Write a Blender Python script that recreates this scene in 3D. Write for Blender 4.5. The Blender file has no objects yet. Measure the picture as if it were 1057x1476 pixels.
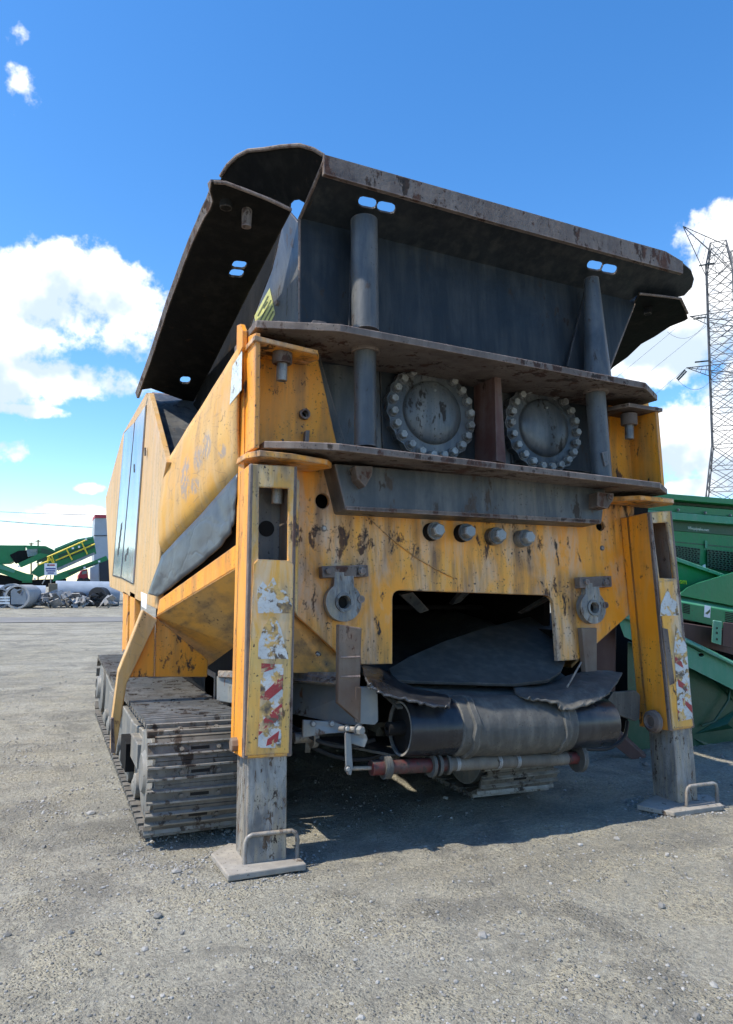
import bpy, bmesh, math, random
import numpy as np
from mathutils import Vector, Matrix, noise as mnoise
from mathutils.geometry import tessellate_polygon
random.seed(7)
sc = bpy.context.scene
# ------------------------------------------------------------------ camera
W, H, FPX = 1057, 1476, 1050.0
PITCH = math.atan(107 / 1050.0); ROLL = 0.0146; YAW = math.radians(23.6)
CAM = Vector((0, 0, 1.4))
cf = Vector((math.sin(YAW) * math.cos(PITCH), math.cos(YAW) * math.cos(PITCH), math.sin(PITCH)))
r0 = Vector((math.cos(YAW), -math.sin(YAW), 0)); u0 = r0.cross(cf)
cr = r0 * math.cos(ROLL) + u0 * math.sin(ROLL); cu = -r0 * math.sin(ROLL) + u0 * math.cos(ROLL)
cd = bpy.data.cameras.new('camera'); cam = bpy.data.objects.new('camera', cd); sc.collection.objects.link(cam)
cd.sensor_fit = 'HORIZONTAL'; cd.sensor_width = 36; cd.lens = 36 * FPX / W; cd.clip_end = 5000; cd.clip_start = .05
cam.matrix_world = Matrix(((cr.x, cu.x, -cf.x, CAM.x), (cr.y, cu.y, -cf.y, CAM.y), (cr.z, cu.z, -cf.z, CAM.z), (0, 0, 0, 1)))
sc.camera = cam
def ray(px, py): return cf + cr * ((px - W / 2) / FPX) - cu * ((py - H / 2) / FPX)
# ------------------------------------------------------------------ light
SUN_EL = math.radians(56); SUN_AZ = math.atan2(-1.0, 0.02)          # azimuth from +Y towards +X
to_sun = Vector((math.sin(SUN_AZ) * math.cos(SUN_EL), math.cos(SUN_AZ) * math.cos(SUN_EL), math.sin(SUN_EL)))
sl = bpy.data.lights.new('sun', 'SUN'); sl.energy = 3.0; sl.angle = math.radians(0.8); sl.color = (1, .93, .80)
so = bpy.data.objects.new('sun', sl); sc.collection.objects.link(so)
so.rotation_euler = to_sun.to_track_quat('Z', 'Y').to_euler()
sc.view_settings.view_transform = 'Standard'; sc.view_settings.look = 'None'
sc.view_settings.gamma = 1; sc.view_settings.exposure = 1.02; sc.view_settings.use_curve_mapping = False

cy = sc.cycles; cy.use_adaptive_sampling = True; cy.adaptive_threshold = .03; cy.max_bounces = 5; cy.diffuse_bounces = 3; cy.glossy_bounces = 2; cy.transmission_bounces = 2; cy.caustics_reflective = False; cy.caustics_refractive = False

class NT:
    """small wrapper for building node trees"""
    def __init__(s, tree): s.t = tree; s.n = tree.nodes; s.l = tree.links
    def add(s, typ, **kw):
        nd = s.n.new(typ)
        for k, v in kw.items(): setattr(nd, k, v)
        return nd
    def put(s, sock, v):
        if isinstance(v, bpy.types.NodeSocket): s.l.new(v, sock)
        elif isinstance(v, (tuple, list, Vector)):
            v = tuple(v); n = len(sock.default_value)
            sock.default_value = (v + (1,))[:n] if len(v) < n else v[:n]
        else: sock.default_value = v
    def math(s, op, a, b=0.0, c=None, clamp=False):
        nd = s.add('ShaderNodeMath', operation=op, use_clamp=clamp); s.put(nd.inputs[0], a); s.put(nd.inputs[1], b)
        if c is not None: s.put(nd.inputs[2], c)
        return nd.outputs[0]
    def vec(s, op, a, b=None, scale=None):
        nd = s.add('ShaderNodeVectorMath', operation=op); s.put(nd.inputs[0], a)
        if b is not None: s.put(nd.inputs[1], b)
        if scale is not None: s.put(nd.inputs[3], scale)
        return nd.outputs['Value' if op in ('DOT_PRODUCT', 'LENGTH', 'DISTANCE') else 'Vector']
    def rng(s, v, a, b, c=0.0, d=1.0, smooth=False):
        nd = s.add('ShaderNodeMapRange', interpolation_type='SMOOTHSTEP' if smooth else 'LINEAR'); s.put(nd.inputs[0], v)
        for i, x in enumerate((a, b, c, d)): s.put(nd.inputs[i + 1], x)
        return nd.outputs[0]
    def noise(s, vec, scale, detail=4, rough=.55, dist=0.0, out=0):
        nd = s.add('ShaderNodeTexNoise'); s.put(nd.inputs['Vector'], vec); s.put(nd.inputs['Scale'], scale)
        s.put(nd.inputs['Detail'], detail); s.put(nd.inputs['Roughness'], rough); s.put(nd.inputs['Distortion'], dist)
        return nd.outputs[out]
    def vor(s, vec, scale, feature='F1', out='Distance'):
        nd = s.add('ShaderNodeTexVoronoi', feature=feature); s.put(nd.inputs['Vector'], vec); s.put(nd.inputs['Scale'], scale)
        return nd.outputs[out]
    def mix(s, f, a, b):
        nd = s.add('ShaderNodeMix', data_type='RGBA'); s.put(nd.inputs[0], f); s.put(nd.inputs[6], a); s.put(nd.inputs[7], b)
        return nd.outputs[2]
    def bump(s, h, strength=.3, dist=.01, normal=None):
        nd = s.add('ShaderNodeBump'); s.put(nd.inputs['Strength'], strength); s.put(nd.inputs['Distance'], dist); s.put(nd.inputs['Height'], h)
        if normal is not None: s.put(nd.inputs['Normal'], normal)
        return nd.outputs[0]

# ------------------------------------------------------------------ sky with cumulus
wd = bpy.data.worlds.new('World'); sc.world = wd; wd.use_nodes = True
nt = NT(wd.node_tree)
for n in list(nt.n): nt.n.remove(n)
sky = nt.add('ShaderNodeTexSky', sky_type='NISHITA', sun_disc=False, sun_elevation=SUN_EL, sun_rotation=SUN_AZ)
sky.air_density = 1.0; sky.dust_density = .3; sky.ozone_density = 2.5; sky.altitude = 200
hs = nt.add('ShaderNodeHueSaturation'); nt.put(hs.inputs['Hue'], .502); nt.put(hs.inputs['Saturation'], 1.30); nt.put(hs.inputs['Value'], 1.06); nt.put(hs.inputs['Color'], sky.outputs[0])
tc = nt.add('ShaderNodeTexCoord').outputs['Generated']
sx = nt.add('ShaderNodeSeparateXYZ'); nt.put(sx.inputs[0], tc)
ca, sa = math.cos(YAW), math.sin(YAW)
azm = nt.math('ARCTAN2', nt.math('ADD', nt.math('MULTIPLY', sx.outputs[0], ca), nt.math('MULTIPLY', sx.outputs[1], -sa)), nt.math('ADD', nt.math('MULTIPLY', sx.outputs[0], sa), nt.math('MULTIPLY', sx.outputs[1], ca)))
cx_ = nt.add('ShaderNodeCombineXYZ'); nt.put(cx_.inputs[0], azm); nt.put(cx_.inputs[1], nt.math('ARCSINE', sx.outputs[2])); ae = cx_.outputs[0]
nz = nt.noise(tc, 7.0, 5, .56)
nz3 = nt.noise(nt.vec('ADD', tc, to_sun * .010 + Vector((0, 0, .020))), 7.0, 3, .56)
def blobset(lst):
    acc = None
    for px, py, rx, ry, *wk in lst:
        d = ray(px, py).normalized(); az = math.atan2(d.x * ca - d.y * sa, d.x * sa + d.y * ca); el = math.asin(d.z); rx /= FPX; ry /= FPX
        nd = nt.add('ShaderNodeVectorMath', operation='MULTIPLY_ADD'); nt.put(nd.inputs[0], ae); nt.put(nd.inputs[1], (1 / rx, 1 / ry, 0)); nt.put(nd.inputs[2], (-az / rx, -el / ry, 0))
        q = nt.vec('DOT_PRODUCT', nd.outputs[0], nd.outputs[0]); q = nt.math('ADD', q, wk[0]) if wk else q; acc = q if acc is None else nt.math('MINIMUM', acc, q)
    return nt.math('SUBTRACT', 1.0, acc)
acc = blobset(((40, 455, 145, 80), (150, 440, 100, 75), (-70, 480, 150, 115), (90, 545, 130, 34), (20, 590, 90, 12, .3), (1062, 370, 80, 80), (1140, 390, 150, 110),
          (985, 470, 105, 70), (955, 520, 70, 40), (985, 635, 72, 55), (1070, 640, 90, 70), (95, 742, 85, 17, .25), (130, 704, 30, 10, .4), (8, 650, 40, 28, .45), (32, 128, 42, 52, .86), (24, 45, 46, 28, .80), (90, 32, 60, 22, .95), (1010, 702, 55, 14), (250, 772, 260, 12, .4), (1320, 560, 260, 120), (-280, 420, 160, 120)))
# the same fair-weather cumulus goes on all round the sky
far = nt.noise(nt.vec('ADD', nt.vec('MULTIPLY', tc, (1, 1, 1.7)), (2.3, 0, 0)), 2.6, 2, .5)
far = nt.math('SUBTRACT', nt.rng(far, .50, .68, -1.0, .9), nt.rng(sx.outputs[2], .45, .7, 0, 2))
side = nt.rng(nt.math('ABSOLUTE', azm), .62, .80, -3.0, 0.0)
acc = nt.math('MAXIMUM', nt.math('MAXIMUM', acc, nt.math('ADD', far, side)), -1.0)
grey = nt.math('MAXIMUM', blobset(((40, 540, 210, 46), (180, 520, 80, 40), (-60, 600, 130, 60), (985, 500, 90, 45), (980, 665, 70, 34), (1090, 520, 120, 90), (1100, 690, 120, 40))), 0.0)
dens = nt.math('ADD', nt.math('MULTIPLY', acc, .86), nt.math('MULTIPLY', nt.math('SUBTRACT', nz, .5), 2.7))
dens = nt.math('ADD', dens, nt.math('MULTIPLY', nt.math('SUBTRACT', nt.noise(tc, 34, 4, .62), .52), 1.5))
alpha = nt.rng(dens, -.02, .50, 0, 1, True)
lit = nt.math('SUBTRACT', nt.math('ADD', nt.math('MULTIPLY', nt.math('SUBTRACT', nz, nz3), 4.0), .28), nt.math('MULTIPLY', grey, .75))
ccol = nt.mix(nt.rng(lit, -.40, .25, 0, 1, True), (3.0, 3.6, 4.3), (5.7, 5.75, 5.8))
fin = nt.mix(alpha, hs.outputs[0], ccol)
bg = nt.add('ShaderNodeBackground'); nt.put(bg.inputs[0], fin); nt.put(bg.inputs[1], .125)
wo = nt.add('ShaderNodeOutputWorld'); nt.l.new(bg.outputs[0], wo.inputs[0])

# ------------------------------------------------------------------ materials
def mat(name):
    m = bpy.data.materials.new(name); m.use_nodes = True; t = NT(m.node_tree)
    b = m.node_tree.nodes['Principled BSDF']
    t.b = b; t.pos = t.add('ShaderNodeNewGeometry').outputs['Position']
    return m, t
def setp(t, color, rough=.5, metal=0.0, normal=None, spec=None):
    t.put(t.b.inputs['Base Color'], color); t.put(t.b.inputs['Roughness'], rough); t.put(t.b.inputs['Metallic'], metal)
    if normal is not None: t.put(t.b.inputs['Normal'], normal)
    if spec is not None: t.put(t.b.inputs['Specular IOR Level'], spec)
def worn(name, base, var, rust=(.075, .036, .02), rust_amt=.3, dirt=(.20, .17, .13), dirt_amt=.5, specks=.5, edge=.8, edge_col=(.10, .075, .06),
         scratch=0.0, scratch_col=(.12, .08, .05), rough=.5, metal=0.0, scale=1.0, bump=.25, streak_axis=2, pale=0.0, pale_col=(.5, .47, .42), spec=.5, speck_col=(.028, .02, .016)):
    m, t = mat(name); p = t.pos
    n1 = t.noise(p, 2.3 * scale, 4, .6); col = t.mix(t.rng(n1, .35, .65), base, var)
    if pale: col = t.mix(t.math('MULTIPLY', t.rng(t.noise(t.vec('MULTIPLY', t.vec('ADD', p, (5, 3, 9)), (2.4, 2.4, .55)), 2.6 * scale, 6, .66, .5), .46, .68), pale), col, pale_col)
    sv = [9.0, 9.0, 9.0]; sv[streak_axis] = .75
    st = t.noise(t.vec('MULTIPLY', p, tuple(sv)), 1.4 * scale, 4, .6)
    col = t.mix(t.math('MULTIPLY', t.math('MULTIPLY', t.rng(st, .44, .70), t.rng(n1, .34, .54)), dirt_amt), col, dirt)
    sv2 = [1.3, 1.3, 1.3]; sv2[streak_axis] = .62
    n2 = t.noise(t.vec('MULTIPLY', p, tuple(sv2)), 9 * scale, 9, .70, .3); th = .70 - .17 * rust_amt
    ru = t.rng(t.math('ADD', n2, t.rng(t.noise(t.vec('ADD', p, (3, 5, 7)), 1.9 * scale, 3, .6), .3, .7, -.09, .09)), th, th + .045)
    col = t.mix(ru, col, t.mix(t.rng(st, .4, .6), rust, (.03, .022, .018)))
    if specks:
        sp = t.noise(t.vec('ADD', p, (4, 4, 4)), 58 * scale, 2, .6)
        spm = t.math('MULTIPLY', t.rng(sp, .66 - .03 * specks, .69), t.rng(n1, .44, .56)); col = t.mix(t.math('MULTIPLY', spm, min(1, specks * 1.6)), col, speck_col)
    if scratch:
        dv = t.vec('ADD', p, t.vec('SCALE', t.noise(p, 3, 2, .5, 0, 1), scale=.10))
        v1 = t.vor(t.vec('MULTIPLY', dv, (1.0, .45, 1.1)), 11, 'DISTANCE_TO_EDGE')
        sm = t.math('MULTIPLY', t.rng(v1, .006, .035, 1, 0), t.rng(st, .45, .62))
        col = t.mix(t.math('MULTIPLY', sm, scratch), col, scratch_col)
    if edge:
        bv = t.add('ShaderNodeBevel', samples=2); t.put(bv.inputs[0], .016)
        g = t.add('ShaderNodeNewGeometry').outputs['Normal']
        e = t.rng(t.vec('DOT_PRODUCT', bv.outputs[0], g), .80, .985, 1, 0)
        e = t.math('MULTIPLY', e, t.rng(n2, .36, .52)); col = t.mix(t.math('MULTIPLY', e, edge, clamp=True), col, t.mix(t.rng(st, .35, .65), edge_col, tuple(min(1, c * 2.4) for c in edge_col)))
    ro = t.math('ADD', t.math('ADD', rough, t.math('MULTIPLY', ru, .25)), t.rng(n1, .3, .7, -.06, .08), clamp=True)
    nb = t.bump(t.noise(t.vec('ADD', p, (2, 6, 1)), 5.5 * scale, 5, .62), bump, .02)
    setp(t, col, ro, metal, nb, spec)
    return m
ORANGE = (.66, .27, .025)
M = {}
M['orange'] = worn('orange_paint', (.86, .30, .012), (.88, .35, .028), rust=(.17, .07, .03), rust_amt=.5, dirt=(.34, .16, .05), dirt_amt=.8, specks=.9, edge=1.0, pale=.4, pale_col=(.68, .40, .15))
M['orange_dirty'] = worn('orange_paint_scraped', (.88, .33, .018), (.82, .39, .065), rust=(.15, .065, .028), rust_amt=.66, dirt=(.20, .105, .05), dirt_amt=1.0, specks=1.0, edge=1.0, pale=.95, pale_col=(.62, .46, .33))
M['orange_faded'] = worn('orange_paint_faded', (.62, .34, .095), (.60, .38, .16), rust=(.2, .1, .05), rust_amt=.15, dirt=(.44, .27, .11), dirt_amt=.8, specks=.6, edge=.5, scratch=.35, scratch_col=(.3, .2, .11), pale=.6, pale_col=(.56, .45, .33), rough=.5)
M['orange_scratched'] = worn('orange_paint_scratched', (.66, .33, .05), (.66, .40, .12), rust=(.2, .12, .07), rust_amt=.25, dirt=(.40, .24, .10), dirt_amt=.9, specks=.6, edge=.5, scratch=.6, scratch_col=(.28, .17, .09), rough=.5, pale=.6, pale_col=(.56, .42, .26))
M['chute'] = worn('brushed_orange_chute', (.66, .31, .04), (.44, .25, .08), rust_amt=.2, dirt=(.14, .09, .05), dirt_amt=1.0, specks=.6, edge=.6, streak_axis=1, rough=.5)
M['leg'] = worn('leg_sleeve_paint', (.78, .36, .035), (.68, .43, .13), rust=(.13, .07, .04), rust_amt=.62, dirt=(.16, .12, .09), dirt_amt=1.0, specks=1.0, edge=1.0, edge_col=(.075, .06, .06), pale=.95, pale_col=(.62, .57, .47))
M['dark'] = worn('dark_slate_paint', (.011, .0155, .0205), (.018, .0235, .029), rust=(.04, .033, .028), rust_amt=.35, dirt=(.055, .056, .055), dirt_amt=.8, specks=0, edge=.6, edge_col=(.11, .085, .07), rough=.5, spec=.3, pale=.5, pale_col=(.038, .042, .046), bump=.4)
M['slate'] = worn('slate_paint', (.044, .050, .056), (.068, .075, .082), rust=(.06, .045, .038), rust_amt=.6, dirt=(.16, .148, .13), dirt_amt=.9, specks=.5, edge=.9, edge_col=(.15, .11, .09), rough=.45, pale=.55, pale_col=(.14, .142, .143))
M['black'] = worn('black_steel_and_shade', (.007, .007, .0075), (.011, .0105, .0095), rust=(.03, .02, .014), rust_amt=.3, dirt=(.026, .023, .02), dirt_amt=.6, specks=0, edge=.7, edge_col=(.10, .082, .068), rough=.8, spec=.1, bump=.5)  # black steel, with the hopper's shade put into the colour
M['rusty'] = worn('bare_rusty_steel', (.085, .062, .052), (.155, .12, .10), rust=(.075, .034, .023), rust_amt=.95, dirt=(.20, .165, .14), dirt_amt=.8, specks=.8, edge=.9, edge_col=(.19, .14, .12), rough=.7, bump=.6, pale=.5, pale_col=(.21, .175, .15))
M['rustplate'] = worn('brown_rust_plate', (.14, .085, .055), (.20, .15, .11), rust=(.075, .032, .02), rust_amt=.6, dirt=(.26, .22, .18), dirt_amt=.6, edge=.5, rough=.8, bump=.5)
M['redrust'] = worn('red_oxide_plate', (.09, .03, .022), (.15, .09, .075), rust=(.05, .018, .012), rust_amt=.5, dirt=(.22, .18, .16), dirt_amt=.6, edge=.7, rough=.75)
M['steel'] = worn('worn_grey_steel', (.105, .11, .118), (.19, .19, .185), rust=(.13, .085, .055), rust_amt=.72, dirt=(.34, .28, .19), dirt_amt=1.0, specks=.8, edge=.9, edge_col=(.22, .165, .12), rough=.45, metal=.1, pale=.85, pale_col=(.38, .375, .355), scale=2.4)
M['dusty'] = worn('dusty_steel', (.22, .20, .175), (.30, .28, .25), rust=(.14, .10, .07), rust_amt=.6, dirt=(.36, .33, .28), dirt_amt=.9, specks=.6, edge=.6, edge_col=(.2, .17, .14), rough=.85, bump=.5)
M['belly'] = worn('worn_belly_rubber', (.045, .045, .043), (.065, .064, .06), rust=(.10, .095, .085), rust_amt=.3, dirt=(.12, .115, .10), dirt_amt=.6, specks=0, edge=.4, rough=.7, spec=.3, pale=.4, pale_col=(.09, .087, .08))
M['galv'] = worn('pale_galvanised_steel', (.17, .195, .21), (.25, .27, .275), rust=(.2, .1, .06), rust_amt=.55, dirt=(.33, .29, .22), dirt_amt=.8, specks=.3, edge=.5, rough=.5, metal=.15)
M['bolt'] = worn('zinc_bolt', (.40, .40, .38), (.26, .26, .25), rust=(.15, .11, .08), rust_amt=.5, dirt=(.14, .125, .11), dirt_amt=.7, specks=0, edge=.5, edge_col=(.3, .29, .28), rough=.42, metal=.15, scale=3)
M['flange'] = worn('grey_flange', (.055, .064, .074), (.10, .112, .122), rust=(.03, .027, .025), rust_amt=.7, dirt=(.22, .215, .20), dirt_amt=.8, specks=.6, edge=.9, edge_col=(.22, .2, .185), rough=.36, metal=.15, pale=.5, pale_col=(.18, .185, .185))
M['track'] = worn('track_shoe_steel', (.085, .076, .064), (.13, .118, .10), rust=(.07, .048, .034), rust_amt=.6, dirt=(.21, .19, .16), dirt_amt=.9, specks=.5, edge=0, rough=.75, metal=0, pale=.6, pale_col=(.19, .175, .15), bump=.5)
M['grouser'] = worn('paler_grouser_steel', (.20, .19, .17), (.31, .30, .275), rust=(.11, .085, .065), rust_amt=.8, dirt=(.13, .115, .095), dirt_amt=1.0, specks=0, edge=0, rough=.45, metal=.1)  # bars paler than the plates, in place of shading contrast
M['frame'] = worn('track_frame_grey', (.10, .105, .105), (.16, .162, .158), rust_amt=.35, dirt=(.26, .235, .195), dirt_amt=.95, specks=.5, edge=.6, edge_col=(.3, .28, .25), rough=.6, pale=.6, pale_col=(.25, .235, .205))
M['innerdark'] = worn('near_black_steel', (.012, .012, .013), (.018, .017, .016), rust_amt=.1, dirt=(.03, .028, .026), dirt_amt=.4, specks=0, edge=0, rough=.9, spec=.1)  # shade inside and under the machine put into the near-black colour
M['rubber'] = worn('grey_belt_rubber', (.050, .050, .047), (.078, .076, .070), rust=(.12, .115, .10), rust_amt=.3, dirt=(.14, .132, .115), dirt_amt=.8, specks=.6, edge=.6, edge_col=(.14, .135, .12), rough=.7, bump=.35, pale=.45, pale_col=(.12, .116, .105), scale=1.8)
M['drum'] = worn('polished_black_lagging', (.010, .011, .014), (.016, .018, .024), rust=(.05, .05, .05), rust_amt=.02, dirt=(.07, .07, .07), dirt_amt=.5, specks=0, edge=.4, edge_col=(.2, .2, .2), rough=.28, streak_axis=2)
M['redpaint'] = worn('worn_red_roller', (.13, .015, .015), (.06, .035, .03), rust=(.06, .05, .045), rust_amt=1.1, dirt=(.07, .062, .055), dirt_amt=1.0, edge=.6, rough=.55, scale=2)
M['green'] = worn('green_machine_paint', (.006, .17, .055), (.011, .20, .068), rust_amt=.12, dirt=(.04, .15, .075), dirt_amt=.5, specks=.3, edge=.3, edge_col=(.12, .26, .18), rough=.42, spec=.4)
M['green_dark'] = worn('deep_green_paint', (.004, .05, .022), (.006, .068, .030), rust_amt=.1, dirt=(.03, .07, .045), dirt_amt=.4, specks=.1, edge=.2, rough=.45, scratch=.2, scratch_col=(.07, .14, .10))
M['mint'] = worn('chalky_green_paint', (.045, .23, .13), (.075, .28, .17), rust_amt=.35, dirt=(.16, .27, .20), dirt_amt=.6, specks=.4, edge=.5, edge_col=(.2, .3, .25), rough=.6)
M['brown'] = worn('brown_primer', (.06, .024, .02), (.08, .035, .028), rust_amt=.2, dirt=(.12, .08, .07), dirt_amt=.4, edge=.4, rough=.7)
M['green_tarp'] = M['green_dark']
M['vinyl'] = None
def plain(name, col, rough=.6, metal=0.0, var=.15, scale=8, bump=.15):
    m, t = mat(name); n = t.noise(t.pos, scale, 6, .6)
    c = t.mix(t.rng(n, .3, .7), tuple(x * (1 - var) for x in col), tuple(min(1, x * (1 + var)) for x in col))
    setp(t, c, rough, metal, t.bump(n, bump, .01)); return m
def sticker(name, col, under, chip=.5, rough=.5, scale=1.0, grime=(.10, .07, .05)):
    """printed film flaking off the paint below"""
    m, t = mat(name); p = t.pos
    n = t.noise(p, 15 * scale, 9, .70, .4); k = t.rng(n, .62 - .16 * chip, .65 - .16 * chip)
    c = t.mix(t.rng(t.noise(p, 9, 4), .35, .65), col, tuple(x * .82 for x in col))
    ud = t.mix(t.rng(t.noise(p, 14, 5), .45, .6), under, grime); c = t.mix(k, c, ud)
    dv = t.vec('ADD', p, t.vec('SCALE', t.noise(p, 9, 4, .6, 0, 1), scale=.08))
    cr_ = t.rng(t.vor(t.vec('MULTIPLY', dv, (1, 1, 2.2)), 24, 'DISTANCE_TO_EDGE'), .006, .022, 1, 0)
    c = t.mix(t.math('MULTIPLY', cr_, .55), c, (.16, .12, .09))
    setp(t, c, rough, 0, t.bump(t.math('MULTIPLY', k, -1), .3, .002)); return m
M['washer'] = worn('dark_washer', (.05, .055, .06), (.085, .09, .095), rust_amt=.4, specks=0, edge=.5, edge_col=(.2, .19, .18), rough=.45)
M['dullbolt'] = worn('dull_bolt', (.20, .21, .215), (.30, .31, .31), rust=(.12, .09, .07), rust_amt=.4, dirt=(.1, .09, .08), dirt_amt=.6, specks=0, edge=.5, edge_col=(.35, .34, .33), rough=.4, metal=.2)
M['st_white'] = sticker('flaking_white_film', (.60, .60, .58), (.62, .38, .12), .80)
M['st_grey'] = sticker('worn_pale_film', (.50, .51, .44), (.52, .40, .18), .8)
M['st_red'] = sticker('flaking_red_film', (.36, .03, .035), (.60, .42, .22), .62)
M['st_label'] = sticker('pale_label', (.62, .68, .66), (.35, .4, .4), .35, scale=2)
M['st_yellow'] = sticker('yellow_notice_film', (.62, .62, .22), (.5, .5, .3), .1)
M['st_ink'] = plain('faded_ink', (.10, .12, .05))
M['decal'] = sticker('flaked_grey_lettering', (.40, .35, .29), (.66, .40, .12), 1.15, scale=1.1, grime=(.60, .40, .2))
M['white'] = plain('white_print', (.78, .78, .78), .5)
M['yellowprint'] = plain('yellow_print', (.75, .72, .03), .5)
M['holeblack'] = plain('dark_bore', (.012, .011, .010), .9)
M['railyellow'] = plain('rail_yellow', (.75, .55, .03), .5)
M['concrete'] = plain('concrete_pipe', (.30, .31, .32), .85, scale=3)
M['bluepipe'] = plain('blue_grey_pipe', (.26, .31, .38), .7, scale=1.5)
M['blackpipe'] = plain('black_plastic', (.02, .02, .022), .6)
M['clad'] = plain('grey_cladding', (.36, .40, .44), .6, scale=.8)
M['claddark'] = plain('dark_bay', (.03, .035, .045), .7)
M['redband'] = plain('red_band', (.40, .03, .05), .5)
M['scrap'] = worn('scrap_metal', (.16, .16, .165), (.30, .30, .30), rust_amt=.4, dirt=(.4, .4, .4), dirt_amt=.6, edge=0, rough=.6)
M['wood'] = plain('weathered_timber', (.22, .17, .11), .85)
M['pylon'] = plain('galvanised_lattice', (.085, .09, .10), .6, .2)
M['wire'] = plain('aluminium_line', (.13, .14, .15), .6, .2)
M['insul'] = plain('glass_insulator', (.02, .03, .03), .3)
# glossy printed doors, sky reflection put into the blue-grey colour
m, t = mat('printed_sky_tint_film')
a = t.noise(t.vec('MULTIPLY', t.pos, (1, 1, .5)), 3, 5, .6); b_ = t.noise(t.vec('ADD', t.pos, (3, 3, 3)), 5, 5, .6)
c = t.mix(t.rng(a, .35, .65), (.20, .26, .34), (.36, .45, .56)); c = t.mix(t.math('MULTIPLY', t.rng(b_, .52, .66), .5), c, (.40, .26, .30))
dv = t.vec('ADD', t.pos, t.vec('SCALE', t.noise(t.pos, 5, 4, .6, 0, 1), scale=.2)); k = t.rng(t.vor(dv, 9, 'DISTANCE_TO_EDGE'), .004, .02, 1, 0)
c = t.mix(t.math('MULTIPLY', k, .35), c, (.5, .5, .5)); setp(t, c, .16, .25, t.bump(a, .12, .02)); M['door'] = m
# crumpled grey sheet tucked under the side panel
m, t = mat('crumpled_grey_sheet'); p = t.pos
dv = t.vec('ADD', p, t.vec('SCALE', t.noise(p, 3, 3, .6, 0, 1), scale=.35)); v = t.vor(t.vec('MULTIPLY', dv, (1, .6, 1)), 5, 'DISTANCE_TO_EDGE'); n = t.noise(p, 6, 6, .6)
setp(t, t.mix(t.rng(n, .35, .65), (.052, .060, .070), (.085, .095, .106)), .4, 0, t.bump(t.math('ADD', t.rng(v, 0, .10), t.math('MULTIPLY', n, .4)), .14, .012)); M['vinyl'] = m
# glass of the sign etc.
# ground
m, t = mat('gravel_ground'); p = t.pos
big = t.noise(p, .35, 4, .6, .4); mid = t.noise(p, 2.6, 7, .68, .4); fine = t.noise(p, 48, 5, .75); vn = t.add('ShaderNodeTexVoronoi', feature='F1'); t.put(vn.inputs['Vector'], p); t.put(vn.inputs['Scale'], 75); t.put(vn.inputs['Randomness'], 1.0)
v = vn.outputs['Distance']; sep = t.add('ShaderNodeSeparateColor'); t.put(sep.inputs[0], vn.outputs['Color'])
c = t.mix(t.rng(big, .35, .65), (.335, .315, .25), (.45, .425, .35))
c = t.mix(t.math('MULTIPLY', t.rng(mid, .47, .60), .6), c, (.50, .45, .325))
c = t.mix(t.math('MULTIPLY', t.rng(t.noise(t.vec('ADD', p, (20, 4, 0)), 1.3, 8, .72, .5), .50, .60), .7), c, (.195, .186, .158))
st_ = t.math('MULTIPLY', t.rng(v, .25, .5, 1, 0), t.rng(mid, .40, .56))
c = t.mix(t.math('MULTIPLY', st_, t.rng(sep.outputs[0], .5, 1.0, 0, .8)), c, (.52, .50, .47)); c = t.mix(t.math('MULTIPLY', st_, t.rng(sep.outputs[1], .6, 1.0, 0, .8)), c, (.10, .098, .095))
c = t.mix(t.math('MULTIPLY', t.rng(t.noise(t.vec('MULTIPLY', p, (.22, 1.5, 1)), 1.2, 6, .7, .6), .48, .66), .45), c, (.145, .139, .125))
c = t.mix(t.rng(fine, .38, .64, 0, .6), c, (.125, .118, .104))
h = t.math('ADD', t.math('MULTIPLY', st_, t.math('MULTIPLY', sep.outputs[2], .35)), t.math('ADD', t.math('MULTIPLY', fine, .55), t.math('MULTIPLY', mid, 1.9)))
setp(t, c, .95, 0, t.bump(h, 1.0, .035), .2); M['ground'] = m
m, t = mat('packed_road_dirt'); n = t.noise(t.pos, .8, 8, .65); setp(t, t.mix(t.rng(n, .35, .65), (.16, .155, .145), (.21, .20, .185)), .95, 0, t.bump(n, .4, .03)); M['road'] = m
m, t = mat('loose_stone'); n = t.noise(t.pos, 18, 2); oi = t.add('ShaderNodeNewGeometry').outputs['Random Per Island']
setp(t, t.mix(oi, (.13, .128, .12), (.38, .37, .35)), .9, 0, t.bump(t.noise(t.pos, 90, 4), .4, .004)); M['stone'] = m

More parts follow.
